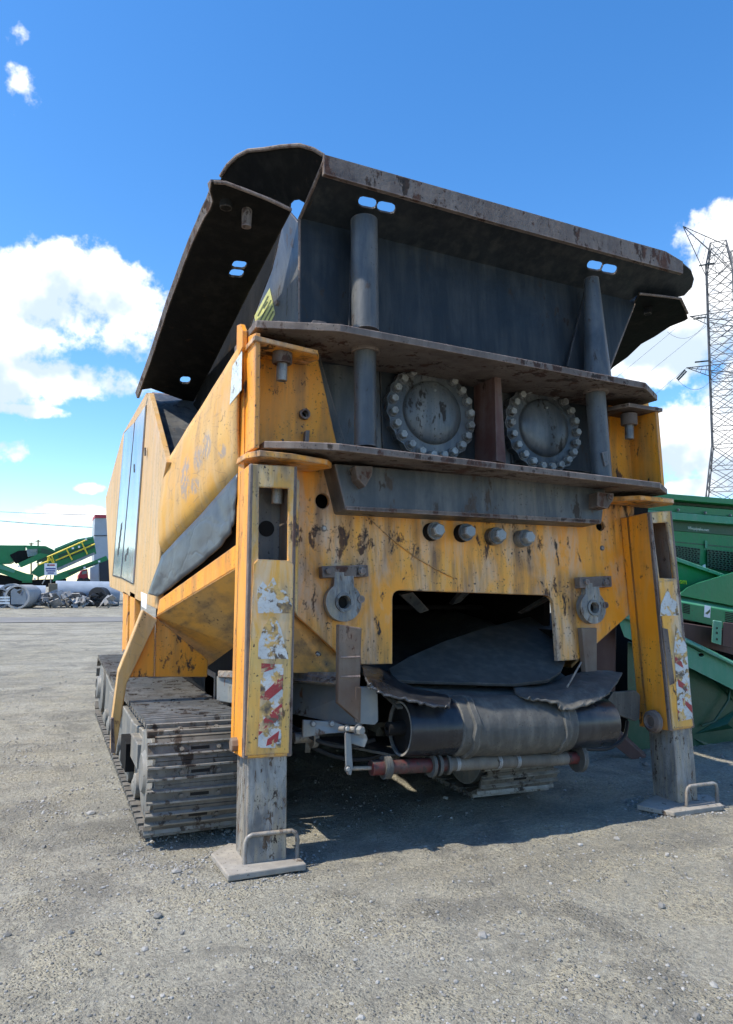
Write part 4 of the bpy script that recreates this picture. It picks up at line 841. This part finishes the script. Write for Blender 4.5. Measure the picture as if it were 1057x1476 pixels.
# rubber flaps either side
def crom(p, t):
    k = min(int(t), len(p) - 2); u = t - k; a, b, c, d = p[max(k - 1, 0)], p[k], p[k + 1], p[min(k + 2, len(p) - 1)]
    return .5 * ((2 * b) + (c - a) * u + (2 * a - 5 * b + 4 * c - d) * u * u + (3 * b - a - 3 * c + d) * u ** 3)
def sheet(name, rows, material, th=.012, seed=0.0):
    nu, nv = 40, 16; v = []; f = []
    for j in range(nv + 1):
        rr = [crom([r[i] for r in rows], j / nv * (len(rows) - 1)) for i in range(len(rows[0]))]
        for i in range(nu + 1):
            p = crom(rr, i / nu * (len(rr) - 1)); e = max(0, j - nv + 2) / 2
            k = mnoise.noise(Vector((i * .55, seed, 0))) * .018 + mnoise.noise(Vector((i * 1.7, seed, 4))) * .008
            v.append(p + Vector((0, -k * e, k * e * 1.2)) + Vector((0, 0, .008 * mnoise.noise(Vector((i * .22, j * .3, seed))))))
    for j in range(nv):
        for i in range(nu): a = j * (nu + 1) + i; f.append((a, a + 1, a + nu + 2, a + nu + 1))
    o = meshobj(name, v, f, material, R_, smooth=True); o.modifiers.new('solid', 'SOLIDIFY').thickness = th; return o
sheet('rubber_flap', [[YP(522, 963, 3.95), YP(548, 966, 3.95), YP(575, 984, 3.95), YP(600, 995, 3.95), YP(640, 1003, 3.95)], [YP(524, 975, 3.75), YP(545, 985, 3.7), YP(575, 1000, 3.66), YP(605, 1008, 3.62), YP(650, 1010, 3.62)],
                      [YP(532, 990, 3.62), YP(548, 1000, 3.58), YP(580, 1010, 3.55), YP(612, 1016, 3.52), YP(646, 1022, 3.52)]], M['drum'])
sheet('rubber_flap', [[YP(740, 988, 3.95), YP(790, 985, 3.95), YP(830, 970, 3.95), YP(868, 966, 3.95), YP(898, 970, 3.95)], [YP(745, 1000, 3.72), YP(795, 1000, 3.70), YP(835, 992, 3.70), YP(868, 985, 3.70), YP(890, 982, 3.72)],
                      [YP(760, 1006, 3.6), YP(803, 1012, 3.56), YP(812, 1024, 3.55), YP(850, 1014, 3.56), YP(878, 1000, 3.6)]], M['rubber'])
B().cyl(YP(838, 955, 3.9), YP(818, 990, 3.75), .006, 8).build('strap_rod', M['steel'], R_)
B().prism([YP(846, 955, 3.95), YP(858, 955, 3.95), YP(858, 985, 3.95), YP(846, 985, 3.95)], (0, .02, 0)).build('hanger', M['slate'], R_)
# pale side beams of the conveyor
def slab(name, pts, th, material, bevel=.005): return B().prism(pts, th).build(name, material, R_, bevel=bevel)
slab('conveyor_side_beam', [YP(312, 975, 4.75), YP(424, 984, 4.1), YP(490, 985, 3.86), YP(524, 992, 3.78), YP(520, 1046, 3.78), YP(500, 1045, 3.84), YP(430, 1031, 4.1), YP(312, 1010, 4.75)], (.03, .03, 0), M['galv'])
slab('beam_flange', [YP(315, 966, 4.75), YP(425, 968, 4.1), YP(486, 968, 3.86), YP(492, 976, 3.84), YP(484, 985, 3.80), YP(425, 981, 4.02), YP(315, 975, 4.7)], (0, .02, -.01), M['steel'])
slab('bearing_plate', [YP(520, 990, 3.70), YP(541, 990, 3.70), YP(545, 1000, 3.70), YP(546, 1040, 3.70), YP(541, 1045, 3.70), YP(514, 1043, 3.70)], (0, .03, 0), M['galv'])
slab('rust_edge', [YP(513, 990, 3.695), YP(521, 991, 3.695), YP(520, 1042, 3.695), YP(512, 1041, 3.695)], (0, .02, 0), M['rustplate'], .002)
mb = slab('mint_bracket', [YP(437, 1038, 3.80), YP(480, 1040, 3.76), YP(500, 1047, 3.74), YP(500, 1056, 3.74), YP(470, 1058, 3.76), YP(436, 1064, 3.80)], (0, .02, 0), M['galv'])
for px, py in ((451, 1043), (478, 1043)): inst('bolt', SMALL, along(YP(px, py, 3.76), (0, -1, 0)), mb)
sc_ = B().cyl(YP(488, 1050, 3.69), YP(520, 1052, 3.64), .014, 10).build('tension_rod', M['steel'], R_)
inst('bolt', hexbolt(.024, .03, .03, .008, M['galv'], 'bolt'), along(YP(516, 1052, 3.64), (.3, -1, 0)), sc_); inst('bolt', SMALL, along(YP(500, 1050, 3.66), (0, -1, 0)), sc_)
slab('pivot_plate', [YP(498, 1058, 3.72), YP(528, 1058, 3.68), YP(531, 1066, 3.68), YP(526, 1078, 3.68), YP(505, 1072, 3.7)], (0, .02, 0), M['galv'])
lv = slab('lever_arm', [YP(498, 1056, 3.66), YP(506, 1057, 3.66), YP(509, 1106, 3.66), YP(507, 1118, 3.66), YP(501, 1117, 3.66), YP(499, 1104, 3.66)], (0, .02, 0), M['galv'])
inst('bolt', SMALL, along(YP(501, 1108, 3.655), (0, -1, 0)), lv)
# lower red roller
a, b = YP(535, 1107, 3.70), YP(838, 1092, 3.70); ax2 = (b - a).normalized(); l2 = (b - a).length
B().cyl(YP(503, 1108, 3.70), a, .011, 10).build('roller_shaft', M['steel'], R_)
rl = B().lathe(a, ax2, [(0, .025), (.0, .040), (l2, .037), (l2, .02)], 28).build('return_roller', M['redpaint'], R_, smooth=True, label='worn red return roller with rubber discs')
for s_, r_ in ((.07, .062), (.09, .062), (.36, .066), (.40, .062), (.46, .058)): B().lathe(a + ax2 * s_, ax2, [(0, .045), (.0, r_), (.018, r_), (.018, .045)], 28).build('roller_disc', M['rubber'], rl, smooth=40)
B().lathe(a + ax2 * .48, ax2, [(0, .036), (0, .0405), (l2 * .58, .0395), (l2 * .58, .036)], 28).build('bare_sleeve', M['track'], rl, smooth=True)
for s_ in (.52, .80, .93): B().lathe(a + ax2 * s_, ax2, [(0, .037), (0, .0415), (.022, .0415), (.022, .037)], 24).build('bright_band', M['dullbolt'], rl, smooth=40)
B().lathe(b - ax2 * .04, ax2, [(0, .03), (0, .085), (.03, .085), (.03, .03)], 24).build('roller_disc', M['rubber'], rl, smooth=40)
# right bearing bracket and hook
slab('bearing_bracket', [YP(884, 998, 3.86), YP(918, 996, 3.86), YP(924, 1002, 3.86), YP(923, 1036, 3.86), YP(917, 1040, 3.86), YP(888, 1030, 3.86), YP(876, 1010, 3.86)], (0, .04, 0), M['rubber'], .008)
B().tube([YP(872, 1012, 3.74), YP(882, 1028, 3.72), YP(887, 1048, 3.72), YP(885, 1062, 3.72), YP(880, 1060, 3.72)], .014, 8).build('hook', M['steel'], R_, smooth=True)
slab('hanger_plate', [YP(826, 1078, 3.8), YP(838, 1078, 3.8), YP(838, 1092, 3.8), YP(826, 1092, 3.8)], (0, .03, 0), M['innerdark'])
for k, pts in enumerate((((418, 1046, 4.1), (440, 1058, 4.0), (470, 1072, 3.92), (505, 1076, 3.9), (540, 1066, 3.9)), ((420, 1052, 4.2), (450, 1076, 4.15), (490, 1092, 4.1), (530, 1094, 4.05), (565, 1082, 4.0)), ((905, 1040, 4.0), (900, 1062, 3.95), (880, 1078, 3.9), (850, 1080, 3.88), (830, 1074, 3.9)),
                         ((528, 962, 4.0), (515, 950, 4.05), (500, 958, 4.08), (470, 975, 4.12), (430, 990, 4.2)))):
    q = [YP(*p) for p in pts]; B().tube([crom(q, t / 24 * (len(q) - 1)) for t in range(25)], .013, 8).build('hydraulic_hose', M['blackpipe'], R_, smooth=True)
# idlers behind the leg
B().lathe(YP(424, 1064, 4.0), (1, 0, 0), [(0, .03), (.1, .03), (.1, .06), (.13, .06)], 20).build('idler_roller', M['steel'], R_, smooth=True)
B().lathe(YP(440, 1070, 4.2), (1, -.3, 0), [(0, .06), (.03, .06)], 20).build('idler_roller', M['frame'], R_, smooth=True)
slab('return_belt', [YP(440, 1066, 4.3), YP(560, 1090, 3.85), YP(600, 1092, 3.85), YP(820, 1085, 3.85), YP(700, 1068, 4.6), YP(520, 1064, 4.6)], (0, 0, .015), M['rubber'])

# ================================================================== green machine on the right
GM = thing('green_screener', 'dark green screening machine with white and yellow lettering parked right of the shredder', 'screener', (6.2, 6.0, 0))
def gp(name, px, y, th, material, holes=(), bevel=.006, parent=None):
    return B().prism([YP(*p, y) for p in px], (th * 1.12, th, 0), [[YP(*p, y) for p in h_] for h_ in holes]).build(name, material, parent or GM, bevel=bevel)
yu = 6.3
def band(name, y0_, y1_, y, th, material, x0=880, x1=1300, sl_=.082):   # long strip along the machine, heights given at x = 970
    f_ = lambda x, yy: (x, yy + sl_ * (x - 970)); return gp(name, [f_(x0, y0_), f_(x1, y0_), f_(x1, y1_), f_(x0, y1_)], y, th, material)
band('side_panel', 716, 880, yu, .6, M['green']); band('top_cowl', 712, 720, yu - .2, .8, M['green']); band('gap_shade_strip', 720, 727.5, yu - .03, .02, M['green_dark'])  # strip under the cowl: shade of the gap put in as dark green
band('rub_rail', 727.5, 738, yu - .10, .09, M['green']); band('rub_rail', 738, 748.5, yu - .14, .13, M['mint']); band('rail_shade_band', 749, 765, yu - .012, .01, M['green_dark'])  # band behind the lettering: the rail's shadow put in as dark green
for px, py in ((978, 735), (1017, 739), (1053, 743), (1090, 747)): inst('bolt', SMALL, along(YP(px, py, yu - .12), (0, -1, 0)), GM)
q = YP(992, 762.6, yu - .016)
text_mesh('USequipsales.com', .047, M['white'], 'lettering', Matrix.Translation(q) @ Matrix.Rotation(math.radians(2.0), 4, 'Y') @ Matrix.Rotation(math.pi / 2, 4, 'X'), GM)
gp('panel_seam', [(960, 779), (1300, 812), (1300, 814), (960, 780.5)], yu - .004, .003, M['green_dark'], bevel=0)
# grille panels: a frame with real slots
def grille(tl, tr, br, bl, nx, ny, y):
    a, b, c, d = [Vector(p) for p in (tl, tr, br, bl)]
    q = lambda u, v: tuple(a.lerp(b, u).lerp(d.lerp(c, u), v))
    holes = []
    for i in range(nx):
        for j in range(ny):
            s_ = .5 / nx * (j % 2); u0 = (i + .14) / nx + s_ * .5; u1 = u0 + .68 / nx; v0 = (j + .18) / ny; v1 = (j + .8) / ny
            if u1 < .985: holes.append([q(u0, v0), q(u1, v0), q(u1, v1), q(u0, v1)])
    gr = gp('grille', [tl, tr, br, bl], y, .01, M['green_dark'], holes=holes, bevel=0)
    gp('grille_back', [tl, tr, br, bl], y + .02, .005, M['holeblack'], bevel=0, parent=gr)
grille((972, 786), (1010, 791), (1009, 813), (974, 804), 8, 7, yu - .03); grille((1020, 792), (1090, 799), (1090, 830), (1020, 818), 13, 9, yu - .03)
gp('white_sticker', [(1013, 815), (1017, 813), (1018, 819), (1015, 820)], yu - .05, .002, M['white'], bevel=0)
gp('side_mark', [(1017, 779), (1020, 780), (1020, 790), (1017, 790)], yu - .02, .002, M['mint'], bevel=0)
gp('sloped_guard', [(900, 785), (970, 803), (1040, 828), (1040, 852), (1000, 866), (900, 850)], yu - .3, .2, M['green'])
gp('guard_rim', [(900, 783), (970, 801), (1045, 828), (1043, 832), (970, 807), (900, 789)], yu - .36, .1, M['mint'])
q = YP(979.5, 841, yu - .31)
text_mesh('om', .085, M['yellowprint'], 'lettering', Matrix.Translation(q) @ Matrix.Rotation(math.radians(4), 4, 'Y') @ Matrix.Rotation(math.pi / 2, 4, 'X'), GM)
yh = 5.35
hd = gp('hood', [(978, 858), (990, 847), (1006, 840), (1060, 824), (1300, 770), (1300, 940), (1060, 874)], yh + .1, .5, M['green'])
B().prism([YP(960, 866, yh + .05), YP(992, 848, yh + .35), YP(1300, 905, yh + .35), YP(1300, 925, yh + .05)], (0, .02, -.02)).build('hood_ledge', M['mint'], GM, bevel=.004)
gp('hood_front', [(950, 862), (1300, 925), (1300, 965), (950, 884)], yh, .3, M['green'])
def louvre(px0, px1, py0, py1, n, sl_):
    for i in range(n):
        y = py0 + (py1 - py0) * i / n; gp('louvre_slot', [(px0, y), (px1, y + sl_), (px1, y + sl_ + 1.5), (px0, y + 1.5)], yh - .004, .003, M['holeblack'], bevel=0)
louvre(985, 995, 870, 884, 6, 2); louvre(1046, 1062, 882, 900, 7, 3)
hs2 = gp('hazard_label', [(1016, 872), (1025, 874), (1024, 891), (1015, 889)], yh - .004, .003, M['white'], bevel=0)
gp('hazard_mark', [(1017, 884), (1024, 878), (1024, 882), (1020, 886)], yh - .007, .002, M['st_ink'], bevel=0, parent=hs2)
gp('void_shade_sheet', [(940, 884), (1300, 955), (1300, 1130), (860, 1130), (860, 900)], yh + .35, .1, M['innerdark'])  # near-black sheet puts in the shade of the open space behind
yl = 4.95
gp('brown_guard', [(950, 892), (1030, 905), (1300, 950), (1300, 1010), (950, 915)], yl + .2, .05, M['brown'])
gp('channel_bracket', [(1028, 894), (1041, 896), (1040, 930), (1026, 926)], yl + .06, .06, M['mint'])
gp('channel_bracket', [(1043, 897), (1060, 899), (1059, 936), (1042, 931)], yl + .07, .05, M['brown'])
for py in (904, 911, 920): gp('bolt_hole', [(1033, py), (1035, py), (1035, py + 3), (1033, py + 3)], yl + .056, .003, M['holeblack'], bevel=0)
gp('chassis_beam', [(888, 884), (906, 884), (1300, 1075), (1300, 1118), (985, 958), (900, 918)], yl, .10, M['mint'], holes=[circ(1011, 944, 4, 2.5)])
gp('chassis_flange', [(888, 882), (906, 882), (1300, 1072), (1300, 1077), (985, 924), (888, 886)], yl - .05, .16, M['mint'])
gp('lower_plate', [(905, 925), (985, 956), (1300, 1120), (1300, 1140), (1010, 1126), (905, 1112)], yl + .12, .06, M['green_dark'])
# pressed creases on the lower plate
for pts in (((1004, 950), (1062, 1016), (1010, 962)), ((1066, 1020), (1003, 1058), (1058, 1050)), ((1000, 1064), (1060, 1086), (1062, 1118))):
    a, b, c = [YP(*p, yl + .115) for p in pts]; m_ = (a + b + c) / 3 + Vector((0, -.05, 0)); B().add([a, b, c, m_], [(0, 1, 3), (1, 2, 3), (2, 0, 3), (2, 1, 0)]).build('pressed_crease', M['green_dark'], GM)
B().tube([YP(1056, 970, yl + .08), YP(1050, 1010, yl + .06), YP(1030, 1040, yl + .06), (YP(1012, 1046, yl + .1))], .012, 8).build('hose', M['green_dark'], GM, smooth=True)
gp('brown_plate', [(858, 912), (888, 888), (886, 1000), (858, 985)], yl + .15, .05, M['brown'])
gp('brown_brace', [(866, 1060), (886, 1050), (940, 1100), (940, 1118)], yl - .1, .08, M['brown'])
gp('support_skid', [(915, 1112), (1300, 1142), (1300, 1175), (915, 1122)], yl + .3, .5, M['innerdark'])

# ================================================================== transmission tower and lines
PD = 92.0
def PT(px, py, y=PD): return YP(px, py, y)
ptop = PT(1036, 352); base_c = Vector((ptop.x, PD, 0)); hT = ptop.z
TW = thing('transmission_tower', 'tall grey steel lattice power pylon rising on the right', 'pylon', base_c)
mpx = (PT(1054, 500) - PT(1044, 500)).length / 10
def halfw(z):
    f = z / hT
    return (2.15 if f > .42 else 2.15 + (.42 - f) / .42 * 3.4) * (1 if f < .93 else .6 + .4 * (1 - f) / .07)
levels = [0, .09, .17, .24, .30, .36, .42, .47, .52, .57, .62, .67, .72, .77, .82, .87, .93, 1.0]
def corner(z, i): w_ = halfw(z); return base_c + Vector(((-w_, w_, w_, -w_)[i], (-w_, -w_, w_, w_)[i], z))
ra = math.radians(38)
def rotc(p): d = p - base_c; return base_c + Vector((d.x * math.cos(ra) - d.y * math.sin(ra), d.x * math.sin(ra) + d.y * math.cos(ra), d.z))
for i in range(4): B().tube([rotc(corner(f * hT, i)) for f in levels], .14, 6).build('tower_leg', M['pylon'], TW)
br = B()
for k in range(len(levels) - 1):
    z0, z1 = levels[k] * hT, levels[k + 1] * hT
    for i in range(4):
        j = (i + 1) % 4; a, b, c, d = [rotc(x) for x in (corner(z0, i), corner(z0, j), corner(z1, i), corner(z1, j))]
        for p, q in ((a, d), (b, c), (c, d)): br.tube([p, q], .07, 4)
        br.tube([(a + b) / 2, (a + c) / 2], .045, 4); br.tube([(a + b) / 2, (b + d) / 2], .045, 4)
br.build('lattice_bracing', M['pylon'], TW, kind='stuff')
arms = []
for (tx, ty), zt in (((985, 326), None), ((995, 456), None), ((990, 530), None)):
    tip = PT(tx, ty); arms.append(tip)
def arm(tip, zroot, dz, name='cross_arm'):
    b = B(); c0 = base_c + Vector((0, 0, zroot))
    for i in ((0, 3) if tip.x < base_c.x else (1, 2)):
        b.tube([rotc(corner(zroot, i)), tip], .075, 5); b.tube([rotc(corner(zroot + dz, i)), tip], .075, 5)
        p0, p1 = rotc(corner(zroot, i)), rotc(corner(zroot + dz, i))
        for t in (.2, .4, .6, .8): b.tube([p0.lerp(tip, t), p1.lerp(tip, t - .1)], .04, 4)
    b.build(name, M['pylon'], TW)
arm(arms[0], hT * .9, hT * .08)
for tip in arms[1:]: arm(tip, tip.z - .6, 1.9)
for tip in arms:
    t2 = Vector((2 * base_c.x - tip.x, tip.y, tip.z)); arm(t2, (hT * .9 if tip is arms[0] else tip.z - .6), (hT * .08 if tip is arms[0] else 1.9))
PL = thing('power_lines', 'thin power lines strung from the lattice pylon towards the left', 'power line', base_c + Vector((-4, 0, 0)))
def wire(p, q, sag, r=.03, n=16, name='line', parent=PL):
    return B().tube([p.lerp(q, t / n) + Vector((0, 0, -sag * 4 * (t / n) * (1 - t / n))) for t in range(n + 1)], r, 5).build(name, M['wire'], parent)
for tip, far in ((PT(990, 530), PT(700, 760, 190)), (PT(1018, 470), PT(640, 760, 190)), (PT(995, 456), PT(560, 800, 190)), (PT(1057, 560), PT(700, 790, 190)), (PT(1020, 590), PT(720, 770, 190))):
    wire(tip, far, 1.0)
for a, b, s_ in ((PT(975, 545), PT(1022, 552), 1.6), (PT(962, 478), PT(1016, 468), 1.8), (PT(985, 412), PT(1025, 400), 1.4)): wire(a, b, s_, .03)
for a, b in (((976, 546), (988, 533)), ((978, 548), (990, 535)), ((1000, 460), (1018, 457)), ((1002, 522), (1022, 520)), ((1008, 383), (1030, 379))):
    p, q = PT(*a), PT(*b); d = q - p; L = d.length; n = 9
    B().lathe(p, d, [x for i in range(n) for x in ((L * i / n, .06), (L * (i + .3) / n, .15), (L * (i + .7) / n, .15), (L * (i + .9) / n, .06))], 10).build('insulator_string', M['insul'], PL)
# lines across the left sky
PL2 = thing('power_lines', 'two faint wires crossing the sky low on the left', 'power line', Vector((-4, 70, 0)))
wire(YP(-140, 728, 70), YP(240, 742, 70), .3, .022, parent=PL2); wire(YP(-140, 736, 70), YP(240, 764, 70), .3, .03, parent=PL2)

# ================================================================== background on the left
def bgp(name, px, y, th, material, parent, bevel=0): return B().prism([YP(*p, y) for p in px], (0, th, 0)).build(name, M[material], parent, bevel=bevel)
def bar(name, pts, y, r, material, parent): return B().tube([YP(*p, y) for p in pts], r, 6).build(name, M[material], parent)
yb1 = 50.0
S1 = thing('green_screening_plant', 'long green screening plant with yellow handrails far behind the shredder', 'screener', (YP(70, 842, yb1).x, yb1, 0))
bgp('engine_box', [(-90, 784), (14, 786), (36, 786), (36, 800), (14, 812), (-90, 818)], yb1, 2.2, 'green', S1)
bgp('engine_bay', [(14, 800), (26, 794), (54, 792), (48, 803), (22, 812)], yb1 - .1, 1.5, 'innerdark', S1)
bgp('pale_guard', [(38, 792), (54, 791), (54, 800), (40, 803)], yb1 - .2, .2, 'galv', S1)
bgp('upper_deck', [(36, 786), (66, 787), (80, 794), (82, 800), (56, 800), (40, 794)], yb1 - .1, 2, 'green', S1)
bgp('screen_box', [(80, 792), (96, 785), (112, 779), (135, 775), (139, 798), (86, 820), (56, 832), (44, 826), (58, 812)], yb1 - .3, 2.4, 'green', S1)
bgp('screen_band', [(84, 800), (135, 782), (136, 790), (86, 808)], yb1 - .34, .05, 'green_dark', S1)
bgp('box_rim', [(78, 791), (112, 777), (135, 773), (135, 775.5), (112, 780), (80, 793)], yb1 - .4, .3, 'mint', S1)
bgp('left_conveyor', [(-90, 804), (0, 812), (24, 822), (48, 830), (46, 838), (30, 837), (0, 826), (-90, 820)], yb1 - .6, 1, 'green', S1)
bgp('conveyor_roll', [(-60, 806), (0, 814), (22, 822), (20, 826), (0, 820), (-60, 812)], yb1 - .7, .2, 'mint', S1)
bgp('diagonal_arm', [(26, 812), (58, 797), (72, 800), (30, 818)], yb1 - .6, .4, 'green', S1)
bgp('diagonal_arm', [(60, 790), (80, 796), (70, 806), (52, 812)], yb1 - .5, .4, 'green_dark', S1)
bgp('lower_conveyor', [(78, 829), (136, 808), (153, 801), (156, 807), (122, 820), (94, 834), (76, 838)], yb1 - .7, 1.1, 'green', S1)
bgp('lower_conveyor_belt', [(98, 826), (140, 811), (141, 813), (100, 829)], yb1 - .75, .1, 'green_dark', S1)
bgp('walkway', [(82, 819), (136, 796), (137, 799), (84, 823)], yb1 - 1.0, .7, 'galv', S1)
for a, b in (((68, 803), (125, 778)), ((80, 808), (137, 784)), ((56, 814), (76, 806)), ((96, 792), (104, 807)), ((118, 782), (126, 799)), ((70, 802), (68, 816)), ((74, 800), (78, 811)), ((70, 802), (78, 814))): bar('handrail', (a, b), yb1 - 1.0, .045, 'railyellow', S1)
bgp('undercarriage', [(-60, 836), (-10, 826), (40, 836), (96, 834), (94, 846), (-60, 846)], yb1 - .2, 1.8, 'innerdark', S1)
bgp('green_skid', [(30, 826), (48, 828), (46, 840), (32, 840)], yb1 - .5, 1, 'green', S1)
for px, py in ((124, 777), (114, 788), (105, 790), (143, 809), (122, 818), (27, 816), (50, 834)): bgp('work_lamp', [(px - 1.5, py - 1), (px + 1.5, py - 1), (px + 1.5, py + 1.5), (px - 1.5, py + 1.5)], yb1 - 1.1, .1, 'white', S1)
T1 = thing('grey_silo_tower', 'tall grey clad tower with a red band on top behind the green plant', 'tower', (YP(146, 842, 58).x, 58, 0))
bgp('tower_wall', [(137, 743), (153, 743), (158, 800), (158, 846), (139, 846), (135, 796)], 58, 3, 'clad', T1)
bgp('red_top_band', [(137, 742), (153, 742), (153.4, 746.5), (136.7, 746.5)], 57.9, 3.2, 'redband', T1)
bgp('cladding_joint', [(135.5, 771.5), (155, 771.5), (155, 772.5), (135.5, 772.5)], 57.95, .05, 'claddark', T1)
bgp('dark_bay_door', [(143, 812), (158, 806), (158, 842), (144, 842)], 57.9, .2, 'claddark', T1)
bgp('grey_panel', [(130, 818), (142, 815), (142, 840), (130, 840)], 57, .5, 'clad', T1)
K1 = thing('red_vehicle', 'small red vehicle half hidden between green plant and grey tower', 'vehicle', (YP(121, 843, 55).x, 55, 0))
bgp('body', [(113, 830), (118, 822), (126, 820), (128, 838), (113, 838)], 55, 1.8, 'redband', K1)
for px in (116, 125): B().lathe(YP(px, 838, 54.95), (0, 1, 0), [(0, .25), (.3, .25)], 12).build('wheel', M['blackpipe'], K1)
bgp('window', [(118.5, 824), (125, 822.5), (125, 827), (118, 828)], 54.97, .02, 'galv', K1)
# pipes
def pipe(name, label, p0, p1, r, ri, material, group='pipes lying along the yard edge'):
    p0, p1 = Vector(p0), Vector(p1); L = (p1 - p0).length
    o = B().lathe(p0, p1 - p0, [(0, ri), (0, r), (L, r), (L, ri), (0, ri)], 28, cap=False).build(name, M[material], None, smooth=40); tag(o, label, 'pipe', group); return o
yp = 45.0
zc = lambda r: r
def ground_x(px, y): return YP(px, 845, y).x
pipe('long_pipe', 'long blue-grey pipe lying sideways under the left end of the green plant', (ground_x(-80, 47), 47, .55), (ground_x(66, 47), 47, .55), .62, .5, 'bluepipe')
pipe('long_pipe', 'fat blue-grey pipe lying sideways just left of the orange housing', (ground_x(80, 46.5), 46.5, .72), (ground_x(172, 46.5), 46.5, .72), .74, .6, 'bluepipe')
pipe('black_pipe', 'larger black ribbed pipe end facing the yard near the orange housing', (ground_x(140, 45.5), 45.2, .62), (ground_x(140, 46.3) + .3, 46.0, .62), .50, .16, 'blackpipe')
pipe('black_pipe', 'smaller black pipe end half hidden behind the scrap heap', (ground_x(110, 45.5), 45.2, .45), (ground_x(110, 46.3) + .3, 46.0, .45), .38, .1, 'blackpipe')
cpp = pipe('broken_pipe', 'broken grey concrete pipe with a hole in its end on the left', (ground_x(26, 42), 41.5, .60), (ground_x(44, 43), 43.4, .60), .62, .52, 'concrete')
B().prism([YP(15.5, 852, 41.48), YP(20, 848, 41.48), YP(25, 850, 41.48), YP(36, 847, 41.48), YP(38, 858, 41.48), YP(38, 871, 41.48), YP(16, 871, 41.48)], (0, .08, 0), [[YP(24, 853, 41.48), YP(30, 850, 41.48), YP(34, 853, 41.48), YP(32, 860, 41.48)]]).build('broken_end_wall', M['concrete'], cpp)
pipe('concrete_ring', 'grey concrete pipe ring behind the broken pipe', (ground_x(16, 44.5), 44.2, .62), (ground_x(20, 45), 45.4, .62), .64, .52, 'concrete')
pipe('concrete_ring', 'grey concrete pipe cut off by the left picture edge', (ground_x(1, 43), 42.6, .5), (ground_x(-4, 44), 44.5, .5), .55, .45, 'concrete')
wb = thing('white_barrier', 'low white slatted barrier at the left picture edge', 'barrier', (ground_x(4, 40), 40, 0))
for k in range(3): bgp('slat', [(-30, 860 + k * 4), (14, 860 + k * 4), (14, 862.6 + k * 4), (-30, 862.6 + k * 4)], 40, .05, 'white', wb)
for px in (-12, 10): bgp('post', [(px, 858), (px + 1.5, 858), (px + 1.5, 873), (px, 873)], 40.06, .05, 'galv', wb)
# sign
sg_ = thing('notice_sign', 'white notice sign on a thin post above a timber block', 'sign', (ground_x(73, 44), 44, 0))
bgp('sign_board', [(64, 812), (82, 812), (82, 829), (64, 829)], 44, .04, 'white', sg_)
bar('post', ((73, 828), (73, 850)), 44.1, .03, 'galv', sg_); bar('post_brace', ((68, 829), (61, 842)), 44.15, .03, 'galv', sg_)
bgp('red_heading', [(72, 813.6), (79, 813.6), (79, 815.6), (72, 815.6)], 43.985, .01, 'redband', sg_); bgp('dark_heading', [(68, 813.6), (71.5, 813.6), (71.5, 815.6), (68, 815.6)], 43.985, .01, 'claddark', sg_)
mb_ = bpy.data.materials.new('blue_print'); M['blueprint'] = plain('blue_print', (.03, .05, .25))
for k, (a, b) in enumerate(((65.8, 80.2), (66.5, 79.5), (68.5, 77.5))): bgp('text_line', [(a, 818.8 + k * 3.2), (b, 818.8 + k * 3.2), (b, 820.6 + k * 3.2), (a, 820.6 + k * 3.2)], 43.985, .01, 'blueprint', sg_)
tb = B().prism([YP(70, 841, 43.6), YP(83, 841, 43.6), YP(83, 853, 43.6), YP(70, 853, 43.6)], (0, .6, 0)).prism([YP(69, 853, 43.55), YP(84, 853, 43.55), YP(84, 866, 43.55), YP(69, 866, 43.55)], (0, .7, 0)).build('timber_block', M['wood'], None, bevel=.02); tag(tb, 'weathered timber block under the white notice sign', 'block')
# scrap pieces: crumpled bundles
spots = [(62, 866, 1.0, 'crumpled grey scrap bundle at the left end of the heap'), (70, 862, 1.3, 'tall crumpled scrap bundle below the timber block'), (78, 866, 1.1, 'pale twisted scrap bundle right of the tallest one'), (88, 862, 1.3, 'broad crushed scrap bundle in the middle of the heap'),
         (95, 867, .9, 'small low scrap bundle at the front of the heap'), (104, 863, 1.2, 'upright dark scrap bundle left of the small black pipe'), (112, 868, .9, 'flat scrap bundle in front of the small black pipe'), (122, 867, 1.0, 'pale scrap bundle between the two black pipes'), (143, 864, 1.2, 'dark shiny scrap bundle in front of the larger black pipe'), (154, 866, 1.0, 'scrap bundle next to the orange housing')]
for i, (px, py, s_, lab) in enumerate(spots):
    c = YP(px, 860, 42.6 + (i % 3) * .4); b = B()
    for k in range(9):
        o_ = Vector((random.uniform(-.28, .28), random.uniform(-.2, .2), random.uniform(.05, .42))) * s_; q = Vector((c.x, c.y, 0)) + o_
        e1 = Vector((random.uniform(-1, 1), random.uniform(-1, 1), random.uniform(-.6, .6))).normalized() * random.uniform(.15, .34) * s_; e2 = e1.orthogonal().normalized() * random.uniform(.06, .2) * s_
        e2.rotate(Matrix.Rotation(random.uniform(0, 6), 3, e1.normalized())); b.prism([q - e1 - e2, q + e1 * .8 - e2, q + e1 + e2, q - e1 * .7 + e2 * 1.2], e1.cross(e2).normalized() * random.uniform(.03, .1))
    zmin = min(v.z for v in b.v)
    for v in b.v: v.z += .0 - zmin if zmin < 0 else 0
    o = b.build('scrap_bundle', M['blackpipe'] if i in (8,) else M['scrap'], None); tag(o, lab, 'scrap', 'scrap heap at the yard edge')
# distant poles
for px, h_, lab in ((55, 778, 'distant wooden utility pole with crossarm above the green plant'), (45, 782, 'shorter distant utility pole left of the taller one')):
    u = thing('utility_pole', lab, 'pole', (YP(px, 842, 140).x, 140, 0)); bar('pole', ((px, 842), (px, h_)), 140, .14, 'wood', u); bar('crossarm', ((px - 4, h_ + 2), (px + 4, h_ + 2)), 140, .1, 'wood', u)
